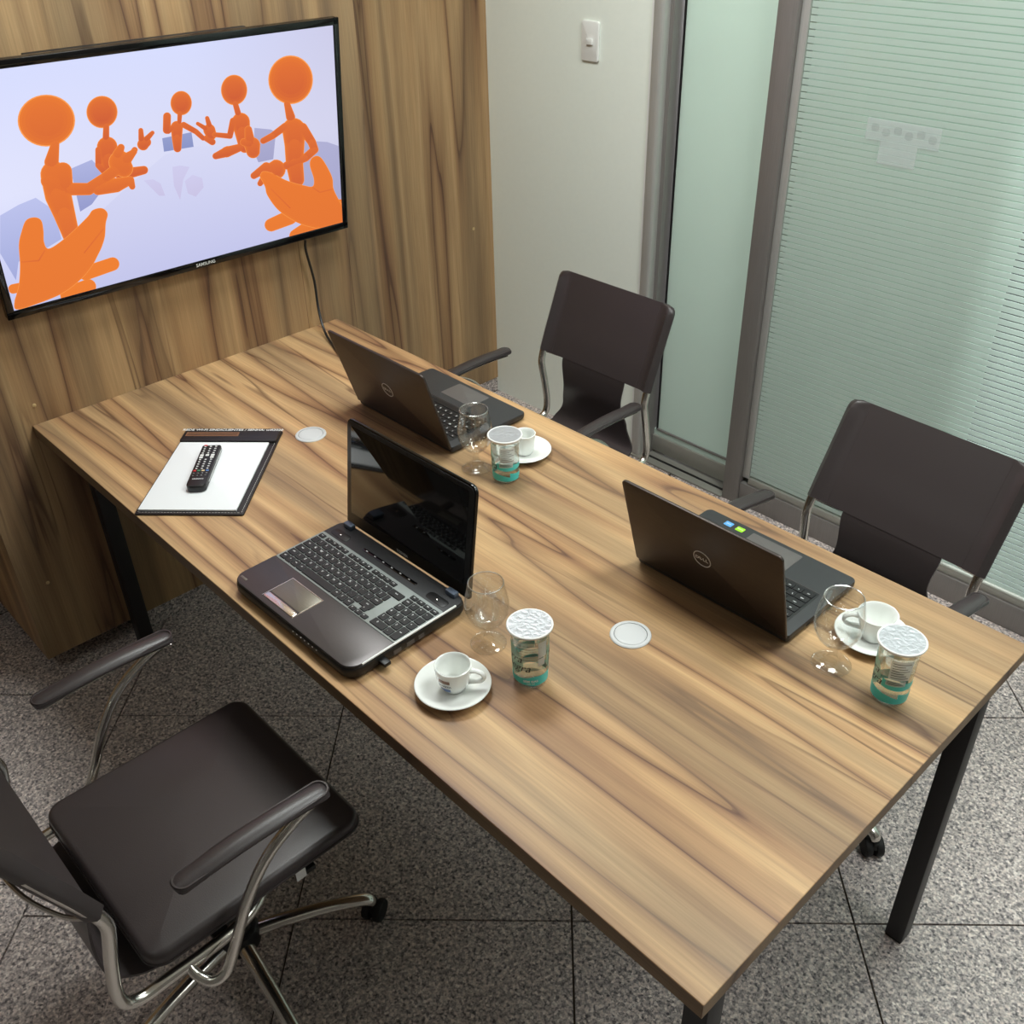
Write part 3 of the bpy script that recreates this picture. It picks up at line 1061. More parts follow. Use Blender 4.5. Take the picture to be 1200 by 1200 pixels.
for st_ in (A3((640, 880, 4), (760, 1000, 4)), A3((905, 870, 4), (950, 900, 4), (1030, 880, 4)), A3((640, 770, 3), (670, 790, 3))):
    figure([st_], rim=False, bright=0.3, depth=0.0020)
text_bm_M = Matrix.Translation((0.028, -0.0024, 0.010)) @ RX
obj('brand_text', text_bm('SAMSUNG', 0.012, text_bm_M, bold=0.0002), M_['legend'], tv, False)

cb_ = obj('television_cable', tube(NB(), [(0.032, 0.838, 1.022), (0.030, 0.837, 0.99), (0.03, 0.850, 0.90), (0.045, 0.842, 0.82), (0.09, 0.825, 0.768),
                                         (0.18, 0.795, 0.7545), (0.29, 0.755, 0.7545), (0.36, 0.728, 0.7545), (0.42, 0.698, 0.7545), (0.455, 0.68, 0.7545)], 0.0038, 8, 6), M_['black_plastic'])
tag(cb_, 'thin black cable hanging from the television down onto the table', 'cable')

# ------------------------------------------------------------------ chairs
def half_strip(bm, prof, wfun, thick, nu=17, bulge=0.0, M=None):
    """sling: profile of (y, z) points swept across x with half width wfun(s)"""
    path = smooth_path([(0, y, z) for y, z in prof], 8)
    n = len(path)
    rings = []
    for i, p_ in enumerate(path):
        s = i / (n - 1)
        T = (path[min(i + 1, n - 1)] - path[max(i - 1, 0)]).normalized()
        N = Vector((0, -T.z, T.y))
        w = wfun(s)
        ring = []
        us = [-1 + 2 * k / (nu - 1) for k in range(nu)]
        def th(u):
            t = thick
            if bulge > 0:
                e = max(0.0, (abs(u) * w - (w - 0.030)) / 0.030)
                t += bulge * max(0.0, math.sin(min(1, e) * PI)) ** 0.6 * min(1.0, (1 - s) * 6) ** 0.5
            return t
        for u in us:
            ring.append(p_ + Vector((u * w, 0, 0)) + N * th(u) / 2)
        for u in reversed(us):
            ring.append(p_ + Vector((u * w, 0, 0)) - N * th(u) / 2)
        rings.append(ring)
    return rings_to_mesh(bm, rings, M)


def make_chair():
    t = thing('office_chair', '-', 'chair')
    TX = 0.213
    up = []
    # seat pad
    sp_ = NB()
    slab(sp_, 0.432, 0.420, 0.446, 0.479, 0.034, 0.013, (0.004, -0.001), n=8, seg=5, bev_bot=0.006, dome=0.007)
    seat = obj('seat', sp_, M_['leather'], t, angle=1.2)
    up.append(seat)
    pb = NB()
    ring = rrect(0.4325, 0.4205, 0.034, 6)
    ring = ring + [ring[0]]
    tube(pb, [(x + 0.004, y - 0.001, 0.4545) for x, y in ring], 0.0024, 6, 1)
    obj('piping', pb, M_['leather'], seat)
    obj('care_tag', box(NB(), 0.2125, 0.2135, 0.06, 0.08, 0.418, 0.45), M_['white_plastic'], seat)
    # sling from back to under the seat
    def w_sling(s):
        pts = ((0, 0.126), (0.14, 0.126), (0.32, 0.118), (0.45, 0.133), (0.6, 0.165), (0.75, 0.185), (1, 0.185))
        for (a, wa), (b_, wb_) in zip(pts, pts[1:]):
            if s <= b_:
                q = (s - a) / (b_ - a)
                q = q * q * (3 - 2 * q)
                return wa + (wb_ - wa) * q
        return pts[-1][1]
    sl = half_strip(NB(), [(-0.2705, 0.695), (-0.2535, 0.652), (-0.2475, 0.61), (-0.249, 0.56), (-0.262, 0.50), (-0.262, 0.44), (-0.225, 0.412), (-0.15, 0.415), (0.0, 0.420), (0.16, 0.420)], w_sling, 0.0045)
    up.append(obj('sling', sl, M_['leather'], t, angle=1.0))
    # back panel with sleeves over the side tubes
    def w_back(s):
        h = 0.257 * (1 - s)
        r = 0.03
        return 0.226 - (r - math.sqrt(max(0, r * r - (r - h) ** 2)) if h < r else 0.0)
    bp_ = half_strip(NB(), [(-0.252, 0.648), (-0.274, 0.706), (-0.298, 0.764), (-0.322, 0.824), (-0.347, 0.886)], w_back, 0.006, 33, 0.027)
    bk = obj('back_panel', bp_, M_['leather'], t, angle=1.0)
    up.append(bk)
    for s in (-1, 1):
        sb = tube(NB(), [(s * 0.172, y - 0.0005, z_) for y, z_ in ((-0.2505, 0.652), (-0.2715, 0.706), (-0.2955, 0.764), (-0.3195, 0.824), (-0.340, 0.875))], 0.0016, 6, 3)
        obj('seam', sb, M_['leather'], bk)
    # side frame: rail under the seat, rear bend, S up into the sleeve
    for s in (-1, 1):
        fr = tube(NB(), [(s * 0.170, 0.02, 0.416), (s * 0.200, -0.02, 0.414), (s * TX, -0.08, 0.411), (s * TX, -0.19, 0.409), (s * TX, -0.235, 0.409), (s * TX, -0.262, 0.425),
                         (s * TX, -0.267, 0.465), (s * TX, -0.258, 0.53), (s * TX, -0.246, 0.59), (s * TX, -0.244, 0.615), (s * TX, -0.253, 0.65), (s * TX, -0.276, 0.706), (s * TX, -0.299, 0.764), (s * TX, -0.312, 0.795)], 0.0112, 12, 6)
        up.append(obj('frame_tube', fr, M_['chrome'], t))
        # armrest
        AX = 0.266
        at_ = tube(NB(), [(s * 0.212, -0.155, 0.412), (s * 0.232, -0.152, 0.398), (s * 0.256, -0.138, 0.392), (s * AX, -0.115, 0.405), (s * AX, -0.09, 0.45), (s * AX, -0.052, 0.53), (s * AX, -0.005, 0.595),
                          (s * AX, 0.05, 0.632), (s * AX, 0.10, 0.650)], 0.0095, 12, 6)
        arm = obj('arm_tube', at_, M_['chrome'], t)
        up.append(arm)
        pad = NB()
        tube(pad, [(s * AX, -0.145, 0.660), (s * AX, -0.14, 0.662), (s * AX, -0.06, 0.668), (s * AX, 0.03, 0.667), (s * AX, 0.11, 0.660), (s * AX, 0.117, 0.659)], 0.021, 14, 5, flat=0.52,
             rs=[0.010, 0.0195, 0.0205, 0.021, 0.0205, 0.010])
        pd = obj('armrest_pad', pad, M_['leather'], t)
        up.append(pd)
        pe = NB()
        edge = []
        for i in range(29):
            a = 2 * PI * i / 28
            cx, sy = math.cos(a), math.sin(a)
            yy = (0.105 if sy > 0 else -0.132) + 0.0175 * sy if abs(sy) > 0.02 else (0.1 if i % 28 == 0 else 0.0)
            edge.append((s * AX + 0.0175 * cx, yy, 0.668 + (0.004 if -0.1 < yy < .09 else 0.0)))
        tube(pe, edge, 0.0026, 6, 1)
        obj('stitched_rim', pe, M_['leather'], pd)
        ub = tube(NB(), [(s * AX, -0.138, 0.6495), (s * AX, -0.06, 0.655), (s * AX, 0.03, 0.655), (s * AX, 0.116, 0.648)], 0.0105, 10, 4, flat=0.35)
        up.append(obj('arm_strip', ub, M_['chrome'], t))
    br = tube(NB(), [(-TX, -0.256, 0.645), (-0.17, -0.285, 0.630), (-0.09, -0.315, 0.625), (0, -0.325, 0.623), (0.09, -0.315, 0.625), (0.17, -0.285, 0.630), (TX, -0.256, 0.645)], 0.0042, 8, 4)
    up.append(obj('back_brace', br, M_['chrome'], t))
    # mechanism, column and base
    mc = NB()
    slab(mc, 0.15, 0.22, 0.335, 0.405, 0.02, 0.006, (0, 0.0))
    lathe(mc, [(0.03, 0.27), (0.036, 0.275), (0.038, 0.335)], 24)
    box(mc, -0.20, 0.20, -0.10, -0.07, 0.392, 0.404, 0.003)
    box(mc, -0.195, 0.195, 0.08, 0.11, 0.392, 0.404, 0.003)
    mec = obj('mechanism', mc, M_['black_plastic'], t)
    up.append(mec)
    mk = NB()
    for q, pts in enumerate((((0.0755, -0.055, 0.352), (0.0755, -0.045, 0.372), (0.0755, -0.040, 0.384)), ((0.0755, -0.050, 0.362), (0.0755, -0.036, 0.368), (0.0755, -0.024, 0.376)),
                             ((0.0755, -0.046, 0.372), (0.0755, -0.056, 0.384)), ((0.0755, -0.036, 0.366), (0.0755, -0.026, 0.356)), ((0.0755, -0.030, 0.386), (0.0755, -0.020, 0.390)))):
        tube(mk, pts, 0.0018, 6, 2, flat=0.4)
    tag(obj('white_mark', mk, M_['legend'], mec), kind='stuff')
    col = NB()
    lathe(col, [(0.036, 0.075), (0.036, 0.10), (0.030, 0.12), (0.027, 0.13), (0.027, 0.27)], 24)
    lathe(col, [(0.014, 0.27), (0.014, 0.36)], 20)
    obj('gas_column', col, M_['black_plastic'], t)
    hub = NB()
    lathe(hub, [(0.030, 0.062), (0.044, 0.070), (0.046, 0.10), (0.040, 0.112), (0.028, 0.118)], 28)
    hb = obj('base_hub', hub, M_['black_plastic'], t)
    for k_ in range(5):
        a = math.radians(66 + 72 * k_)
        Mk = Matrix.Rotation(a, 4, 'Z')
        lg = NB()
        tube(lg, [(0.035, 0, 0.090), (0.10, 0, 0.092), (0.18, 0, 0.088), (0.245, 0, 0.078), (0.272, 0, 0.068), (0.279, 0, 0.056)], 0.014, 12, 5, Mk, flat=0.8,
             rs=[0.017, 0.016, 0.0145, 0.0145, 0.0150, 0.0125])
        leg = obj('star_leg', lg, M_['chrome'], t)
        ca = NB()
        Mc = Mk @ Matrix.Translation((0.278, 0.0, 0.0)) @ Matrix.Rotation(0.9 + k_ * 1.7, 4, 'Z')
        for sx in (-1, 1):
            lathe(ca, [(0.012, -0.008), (0.024, -0.0075), (0.0255, -0.004), (0.0255, 0.004), (0.024, 0.0075), (0.012, 0.008)], 22,
                  Mc @ Matrix.Translation((0.006, sx * 0.013, 0.0255)) @ Matrix.Rotation(PI / 2, 4, 'X'))
        lathe(ca, [(0.008, 0.03), (0.008, 0.058)], 12, Mc)
        box(ca, -0.012, 0.018, -0.005, 0.005, 0.028, 0.05, 0.002, Mc)
        obj('caster', ca, M_['rubber'], leg)
    return t, [o.name for o in up]


chair, up_names = make_chair()
tag(chair, 'dark leather office chair with chrome arms, nearest, its seat facing the table', 'chair', 'leather office chairs around the table')
chair.location = (1.142, -0.222, 0)
chair.rotation_euler.z = 0.0


def chair_copy(loc, rz, dz, label, spin, tilt=0.0):
    c = copy_tree(chair)
    c.location = loc
    c.rotation_euler.z = rz
    c['label'] = label
    for ch in c.children:
        base = ch.name.split('.')[0]
        if base in ('star_leg', 'base_hub', 'gas_column'):
            if base == 'star_leg':
                ch.rotation_euler.z = spin
        else:
            ch.rotation_euler.x = tilt
            ch.location = (0, 0.40 * math.sin(tilt), dz + 0.40 * (1 - math.cos(tilt)))
    return c


far_chair = chair_copy((0.590, 1.185, 0), PI, -0.05, 'dark leather office chair before the white wall, beside the frosted door', 0.3)
for ch in far_chair.children:          # this seat is slid further forward on its rails
    if ch.name.split('.')[0] == 'seat':
        ch.location.y += 0.05
        ch.location.z -= 0.008
chair_copy((1.650, 0.995, 0), PI - 0.05, -0.012, 'dark leather office chair before the striped glass, behind the right laptop', 0.6, math.radians(7))

# ------------------------------------------------------------------ laptops
def keyboard(parent, rows, keymat, legend_mat, z_, kh, bev):
    """rows: list of (y_front, depth, [(x_left, width, legend), ...])"""
    cache = {}
    lb = NB()
    any_text = False
    for y0, dpt, keys in rows:
        for x0, w, lab in keys:
            sig = (round(w, 4), round(dpt, 4))
            g = 0.0011
            if sig not in cache:
                o = obj('key', slab(NB(), w - 2 * g, dpt - 2 * g, 0, kh, 0.0015, bev, n=2, seg=1), keymat, parent)
                cache[sig] = o
            else:
                o = cache[sig].copy()
                scn.collection.objects.link(o)
            o.location = (x0 + w / 2, y0 + dpt / 2, z_)
            if lab:
                any_text = True
                sz = 0.0068 if len(lab) == 1 else 0.0040
                text_bm(lab, sz, Matrix.Translation((x0 + w * (0.36 if len(lab) == 1 else .5), y0 + dpt * 0.58, z_ + kh + .0002)), bm=lb, res=1, bold=0.00012)
    if any_text:
        tag(obj('key_legends', lb, legend_mat, parent, False), kind='stuff')


def row(x0, kw, labels):
    """labels: list of str or (str, width factor)"""
    out = []
    x = x0
    for l in labels:
        s, f = l if isinstance(l, tuple) else (l, 1.0)
        if s is not None:
            out.append((x, kw * f, s))
        x += kw * f
    return out


def lid_matrix(hy, hz, tilt):
    return Matrix.Translation((0, hy, hz)) @ Matrix.Rotation(-tilt, 4, 'X')


# --- the near laptop, lid leaning away, its keyboard facing the near side
LA = thing('laptop', 'open black laptop with grey keyboard and dark screen, beside nearest cup', 'laptop', (1.137, 0.018, H), 0.017, 'open laptops on the table')
W, D, ZT = 0.380, 0.272, 0.0305
b_ = NB()
slab(b_, W, D, 0.004, ZT - .004, (0.03, 0.03, 0.02, 0.02), 0.005, (0, D / 2), n=6, bev_bot=0.007)
obj('chassis', b_, M_['black_plastic'], LA)
dk = obj('deck', slab(NB(), W - .004, D - .004, ZT - .0045, ZT, (0.028, 0.028, 0.018, 0.018), 0.003, (0, D / 2)), M_['deck_black'], LA)
obj('palm_rest', slab(NB(), W - .006, 0.098, ZT - .002, ZT + .0006, (0.027, 0.027, 0.002, 0.002), 0.001, (0, 0.052)), M_['deck_grey'], LA)
kt = obj('keyboard', slab(NB(), 0.371, 0.116, ZT - .001, ZT + .0008, 0.004, 0.0006, (0.0, 0.159)), M_['key_tray'], LA)
KW = 0.01895
kx = -0.1805
ky = 0.104
kd = 0.0186
rows = [
    (ky, kd, row(kx, KW, [('ctrl', 1.0), 'fn', ('win', 1), ('alt', 1), ('', 5.0), ('alt', 1), ('?', 1), ('ctrl', 1)])),
    (ky + kd, kd, row(kx, KW, [('shift', 1.3), '\\', 'Z', 'X', 'C', 'V', 'B', 'N', 'M', ',', '.', ';', ('shift', 1.7)])),
    (ky + 2 * kd, kd, row(kx, KW, [('caps', 1.7), 'A', 'S', 'D', 'F', 'G', 'H', 'J', 'K', 'L', '`', '~', ('enter', 1.3)])),
    (ky + 3 * kd, kd, row(kx, KW, [('tab', 1.4), 'Q', 'W', 'E', 'R', 'T', 'Y', 'U', 'I', 'O', 'P', '[', ']', ('', .6)])),
    (ky + 4 * kd, kd, row(kx, KW, ['`', '1', '2', '3', '4', '5', '6', '7', '8', '9', '0', '-', '=', ('back', 2.0)])),
    (ky + 5 * kd + .001, 0.0125, row(kx, KW * .93, ['esc', (None, .3), 'F1', 'F2', 'F3', 'F4', (None, .3), 'F5', 'F6', 'F7', 'F8', (None, .3), 'F9', 'F10', 'F11', 'F12'])),
    (ky - .002, 0.0125, row(kx + KW * 12.05, KW * .92, ['<', 'v', '>'])),
    (ky + 0.0105, 0.0125, row(kx + KW * 12.97, KW * .92, ['^'])),
    (ky, kd, row(0.1085, KW, [('0', 2), ',', (None, 1)])),
    (ky + kd, kd, row(0.1085, KW, ['1', '2', '3', (None, 1)])),
    (ky + 2 * kd, kd, row(0.1085, KW, ['4', '5', '6', '+'])),
    (ky + 3 * kd, kd, row(0.1085, KW, ['7', '8', '9', ''])),
    (ky + 4 * kd, kd, row(0.1085, KW, ['num', '/', '*', '-'])),
    (ky + 5 * kd + .001, 0.0125, row(0.1085, KW, ['ins', 'del', 'hm', 'end'])),
    (ky, kd * 2, [(0.1085 + 3 * KW, KW, 'ent')]),
]
rows[0] = (ky, kd, rows[0][2][:8])
keyboard(kt, rows, M_['key'], M_['legend'], ZT + .0008, 0.0022, 0.0006)
tp = obj('touchpad', slab(NB(), 0.094, 0.050, ZT + .0004, ZT + .0011, 0.002, 0.0003, (-0.049, 0.057)), M_['touch'], LA)
tf = NB()
for x0, x1, y0, y1 in ((-0.097, -0.001, 0.082, 0.0835), (-0.0985, -0.097, 0.014, 0.0835), (-0.001, 0.0005, 0.014, 0.0835)):
    box(tf, x0, x1, y0, y1, ZT + .0004, ZT + .0014)
obj('touchpad_frame', tf, M_['chrome'], tp)
obj('touchpad_buttons', slab(NB(), 0.094, 0.014, ZT + .0004, ZT + .002, 0.004, 0.0008, (-0.049, 0.0215)), M_['chrome'], tp)
for s in (-1, 1):
    sg = obj('speaker_grille', slab(NB(), 0.052, 0.020, ZT - .0005, ZT + .0008, 0.008, 0.0005, (s * 0.149, 0.233)), M_['black_plastic'], LA)
    lathe_M = Matrix.Translation((s * 0.149, 0.233, ZT + .0008))
    obj('speaker_stud', lathe(NB(), [(0.0022, 0), (0.0022, 0.0005), (0.001, 0.0009)], 12, lathe_M), M_['chrome'], sg)
    obj('hinge', slab(NB(), 0.026, 0.014, ZT - .001, ZT + .010, 0.003, 0.003, (s * 0.158, 0.262)), M_['hinge'], LA)
ts = obj('touch_strip', slab(NB(), 0.165, 0.007, ZT - .0005, ZT + .0008, 0.003, 0.0004, (0.005, 0.235)), M_['gloss_black'], LA)
ib = NB()
for i in range(6):
    slab(ib, 0.005, 0.0016, ZT + .0008, ZT + .0011, 0.0006, 0.0001, (-0.065 + i * 0.026, 0.235))
tag(obj('touch_icons', ib, M_['legend'], ts, False), kind='stuff')
tr = NB()
tube(tr, [(0.187, 0.030, ZT - .0015), (0.1875, 0.10, ZT - .0005), (0.1875, 0.18, ZT - .0005), (0.187, 0.245, ZT - .001)], 0.0022, 8, 4)
obj('chrome_trim', tr, M_['white_plastic'], LA)
us = NB()
box(us, W / 2 - .008, W / 2 + .016, 0.062, 0.077, 0.010, 0.018, 0.0015)
obj('usb_dongle', us, M_['black_plastic'], LA)
pt = NB()
for y0, y1 in ((0.095, 0.112), (0.125, 0.142), (0.152, 0.165)):
    box(pt, W / 2 - .002, W / 2 + .0006, y0, y1, 0.009, 0.018)
tag(obj('side_ports', pt, M_['grey_metal'], LA), kind='stuff')
il = NB()
for i in range(7):
    box(il, 0.02 + i * .012, 0.023 + i * .012, -0.0006, 0.003, 0.021, 0.0225)
tag(obj('indicator_lights', il, M_['legend'], LA), kind='stuff')
fb_ = NB()
for sx in (-1, 1):
    for yy in (0.035, D - .03):
        lathe(fb_, [(0.008, 0.0), (0.008, 0.006)], 14, Matrix.Translation((sx * 0.15, yy, 0)))
obj('rubber_feet', fb_, M_['rubber'], LA)
obj('badge', slab(NB(), 0.020, 0.005, ZT + .0004, ZT + .0009, 0.001, 0.0002, (-0.168, 0.018)), M_['touch'], LA)
ML = lid_matrix(0.279, ZT - .014, math.radians(8))
LH = 0.237
lid = obj('lid', slab(NB(), W - .002, LH, -0.008, 0.0, (0.006, 0.006, 0.016, 0.016), 0.003, (-0.004, LH / 2 + .004), ML @ Matrix.Rotation(PI / 2, 4, 'X')), M_['gloss_black'], LA)
lp = M_['gloss_black']
obj('display_bezel', slab(NB(), W - .008, LH - .008, 0.0, 0.0012, (0.004, 0.004, 0.013, 0.013), 0.0008, (-0.004, LH / 2 + .004), ML @ Matrix.Rotation(PI / 2, 4, 'X')), M_['black_plastic'], LA)
obj('display', slab(NB(), 0.345, 0.194, 0.0012, 0.0017, 0.001, 0.0002, (-0.004, LH / 2 + .012), ML @ Matrix.Rotation(PI / 2, 4, 'X')), lp, LA)
MT = ML @ Matrix.Rotation(PI / 2, 4, 'X') @ Matrix.Translation((-0.01, 0.0135, 0.0014))
obj('brand_text', text_bm('TOSHIBA', 0.0085, MT, bold=0.0002), M_['legend'], LA, False)
wc = NB()
slab(wc, 0.006, 0.006, 0.0012, 0.0016, 0.0028, 0.0002, (-0.004, LH - .005), ML @ Matrix.Rotation(PI / 2, 4, 'X'))
for sx in (-1, 1):
    slab(wc, 0.012, 0.003, 0.0012, 0.0024, 0.001, 0.0004, (-0.004 + sx * .1, LH - .003), ML @ Matrix.Rotation(PI / 2, 4, 'X'))
obj('webcam', wc, M_['rubber'], LA)


# --- the two slimmer laptops seen from behind
def slim_laptop(name_label, loc, rz, w, d, lh, tilt, stickers):
    t = thing('laptop', name_label, 'laptop', loc, rz, 'open laptops on the table')
    zt = 0.020
    slabM = None
    obj('chassis', slab(NB(), w, d, 0.003, zt, (0.012, 0.012, 0.008, 0.008), 0.003, (0, d / 2), bev_bot=0.006), M_['deck_black'], t)
    ft = NB()
    for sx in (-1, 1):
        for yy in (0.03, d - .025):
            slab(ft, 0.04, 0.008, 0.0, 0.005, 0.003, 0.0005, (sx * w * .36, yy))
    obj('rubber_feet', ft, M_['rubber'], t)
    kb = obj('keyboard', slab(NB(), w * .86, 0.122, zt - .001, zt + .0003, 0.004, 0.0002, (0, d - .078)), M_['black_plastic'], t)
    obj('keyboard_rim', box(NB(), -w * .43, w * .43, d - .143, d - .1405, zt - .001, zt + .0006), M_['deck_grey'], t)
    kw = w * .84 / 15.0
    kd_ = 0.0185
    x0 = -w * .42
    y0 = d - .137
    rows_ = [
        (y0, kd_, row(x0, kw, [('ctrl', 1.2), 'fn', ('win', 1), ('alt', 1), ('', 5.3), ('alt', 1.2), ('ctrl', 1.3), ('<', 1), ('v', 1), ('>', 1)])),
        (y0 + kd_, kd_, row(x0, kw, [('shift', 1.4), '\\', 'Z', 'X', 'C', 'V', 'B', 'N', 'M', ',', '.', ';', ('shift', 2.6)])),
        (y0 + 2 * kd_, kd_, row(x0, kw, [('caps', 1.8), 'A', 'S', 'D', 'F', 'G', 'H', 'J', 'K', 'L', '`', '~', ('enter', 2.2)])),
        (y0 + 3 * kd_, kd_, row(x0, kw, [('tab', 1.5), 'Q', 'W', 'E', 'R', 'T', 'Y', 'U', 'I', 'O', 'P', '[', ']', ('\\', 1.5)])),
        (y0 + 4 * kd_, kd_, row(x0, kw, ["'", '1', '2', '3', '4', '5', '6', '7', '8', '9', '0', '-', '=', ('back', 2.0)])),
        (y0 + 5 * kd_, 0.013, row(x0, kw, ['esc', 'F1', 'F2', 'F3', 'F4', 'F5', 'F6', 'F7', 'F8', 'F9', 'F10', 'F11', 'F12', 'prt', 'del'])),
    ]
    keyboard(kb, rows_, M_['key'], M_['legend'], zt + .0003, 0.0016, 0.0004)
    obj('touchpad', slab(NB(), 0.115, 0.066, zt - .0005, zt + .0004, 0.003, 0.0002, (-0.004, 0.045)), M_['touch_dark'], t)
    ports = NB()
    for y_ in (0.10, 0.125, 0.16):
        box(ports, -w / 2 - .0005, -w / 2 + .003, y_, y_ + .012, 0.008, 0.0135)
    tag(obj('side_ports', ports, M_['rubber'], t), kind='stuff')
    if stickers:
        for xx, mat, nm in ((0.108, M_['blue_sticker'], 'intel'), (0.080, M_['green_sticker'], 'nvidia')):
            sk = obj('sticker', slab(NB(), 0.018, 0.015, zt, zt + .0004, 0.002, 0.0001, (xx, 0.021)), mat, t)
            obj('sticker_text', text_bm(nm, 0.006, Matrix.Translation((xx, 0.021, zt + .0006))), M_['legend'], sk, False)
    for sx in (-1, 1):
        obj('hinge', slab(NB(), 0.05, 0.012, zt - .004, zt + .006, 0.003, 0.002, (sx * w * .3, d - .006)), M_['black_plastic'], t)
    m = lid_matrix(d - .003, zt - .007, tilt)
    mp = m @ Matrix.Rotation(PI / 2, 4, 'X')
    obj('lid', slab(NB(), w - .002, lh, -0.006, 0.0, (0.003, 0.003, 0.010, 0.010), 0.0018, (0, lh / 2 + .004), mp), M_['lid_brown'], t)
    obj('display_bezel', slab(NB(), w - .006, lh - .004, 0.0, 0.0012, (0.003, 0.003, 0.009, 0.009), 0.0006, (0, lh / 2 + .004), mp), M_['black_plastic'], t)
    obj('display', slab(NB(), w - .026, lh - .036, 0.0012, 0.0016, 0.001, 0.0002, (0, lh / 2 + .010), mp), M_['gloss_black'], t)
    # ring and letters on the outside of the lid
    mo = m @ Matrix.Translation((0, 0.0062, lh * .5 + .002)) @ Matrix.Rotation(PI, 4, 'Z') @ Matrix.Rotation(PI / 2, 4, 'X')
    lg = NB()
    R0 = 0.0185
    ring = [(R0 * math.cos(2 * PI * i / 40), R0 * math.sin(2 * PI * i / 40), 0.0) for i in range(41)]
    tube(lg, ring, 0.0010, 6, 1, mo)
    obj('logo_ring', lg, M_['grey_plastic'], t)
    lt = NB()
    for ch, dx, rot in (('D', -0.0108, 0), ('E', -0.0034, 0.75), ('L', 0.0042, 0), ('L', 0.0105, 0)):
        text_bm(ch, 0.0105, mo @ Matrix.Translation((dx, 0, 0.0003)) @ Matrix.Rotation(rot, 4, 'Z'), bm=lt, bold=0.00045)
    obj('logo_letters', lt, M_['grey_plastic'], t, False)
    return t


slim_laptop('open dark brown laptop at the far end, nearest the television cable', (0.684, 0.888, H), PI, 0.364, 0.243, 0.222, math.radians(17), False)
slim_laptop('open dark brown laptop with blue and green stickers, before right chair', (1.617, 0.863, H), PI, 0.346, 0.232, 0.215, math.radians(15.5), True)

# ------------------------------------------------------------------ folder, paper, remote control
FV = [Vector((0.573, 0.005)), Vector((0.308, 0.252)), Vector((0.479, 0.418)), Vector((0.746, 0.171))]
fc = sum(FV, Vector((0, 0))) / 4
ax = ((FV[2] - FV[1]) + (FV[3] - FV[0])).normalized()
fa = math.atan2(ax.y, ax.x)
fo = thing('desk_folder', 'black stitched leatherette writing folder on the table under white paper', 'folder', (fc.x, fc.y, H), fa)
FW, FD = 0.240, 0.364
obj('base_board', slab(NB(), FW, FD, 0.0, 0.005, 0.004, 0.002), M_['folder'], fo)
st = NB()
for x in (-FW / 2 + .006, FW / 2 - .006):
    for i in range(48):
        y = -FD / 2 + .008 + i * (FD - .016) / 48
        box(st, x - .0006, x + .0006, y, y + .0045, 0.005, 0.0055)
for y in (-FD / 2 + .006,):
    for i in range(32):
        x = -FW / 2 + .008 + i * (FW - .016) / 32
        box(st, x, x + .0045, y - .0006, y + .0006, 0.005, 0.0055)
tag(obj('stitching', st, M_['stitch'], fo, False), kind='stuff')
fl = obj('clip_flap', slab(NB(), FW - .004, 0.060, 0.005, 0.0125, 0.004, 0.003, (0, FD / 2 - .031)), M_['folder'], fo)
obj('flap_text', text_bm('REDE WI-FI SINDICLIENTES / SENHA: wifi2020', 0.0125, Matrix.Translation((0.0, FD / 2 - .010, 0.0128)), bold=0.0003), M_['legend'], fl, False)
obj('flap_print', box(NB(), -FW / 2 + .01, 0.02, FD / 2 - .040, FD / 2 - .020, 0.0124, 0.0127), M_['brown_print'], fl)
tb2 = NB()
for i in range(3):
    box(tb2, -FW / 2 + .014, 0.016, FD / 2 - .024 - i * .006, FD / 2 - .0225 - i * .006, 0.0127, 0.0129)
tag(obj('flap_small_print', tb2, M_['ink'], fl), kind='stuff')
fx, fy = math.cos(fa), math.sin(fa)
pc = (fc.x - fx * 0.006 + fy * 0.027, fc.y - fy * 0.006 - fx * 0.027)
pp = thing('paper_pad', 'blank white paper pad lying in the black folder under the remote', 'paper', (pc[0], pc[1], H + .0056), fa)
obj('sheets', slab(NB(), FW - .024, FD - .075, 0.0, 0.004, 0.001, 0.0003), M_['paper'], pp)
RV = [Vector((0.571, 0.126)), Vector((0.417, 0.259)), Vector((0.454, 0.284)), Vector((0.603, 0.153))]
rcn = sum(RV, Vector((0, 0))) / 4
ra = math.atan2((RV[1] - RV[0] + RV[2] - RV[3]).y, (RV[1] - RV[0] + RV[2] - RV[3]).x) - PI / 2
rm = thing('remote_control', 'black television remote control lying on the white paper pad', 'remote', (rcn.x + .016, rcn.y - .014, H + .0096), ra)
RWi, RL = 0.044, 0.182
obj('body', slab(NB(), RWi, RL, 0.0, 0.018, (0.014, 0.014, 0.004, 0.004), 0.004), M_['black_plastic'], rm)
obj('side_trim', slab(NB(), RWi + .0012, RL * .8, 0.006, 0.009, 0.004, 0.0005, (0, 0.014)), M_['grey_plastic'], rm)
kb_ = NB()
for r_ in range(14):
    y = RL / 2 - .010 - r_ * 0.0098
    if r_ in (4, 5):
        for x in (-0.0125, 0.0125):
            slab(kb_, 0.0085, 0.0075, 0.018, 0.0192, 0.0015, 0.0004, (x, y))
        if r_ == 4:
            slab(kb_, 0.008, 0.0075, 0.018, 0.0192, 0.0015, 0.0004, (0, y))
        continue
    if r_ == 11:
        continue
    n_ = 4 if r_ >= 12 else 3
    for k_ in range(n_):
        x = (k_ - (n_ - 1) / 2) * (0.0125 if n_ == 3 else 0.0095)
        slab(kb_, 0.0050 if n_ == 3 else .004, 0.0034 if r_ < 12 else .0018, 0.018, 0.0192, 0.0015, 0.0004, (x, y))
tag(obj('buttons', kb_, M_['white_plastic'], rm), kind='stuff')
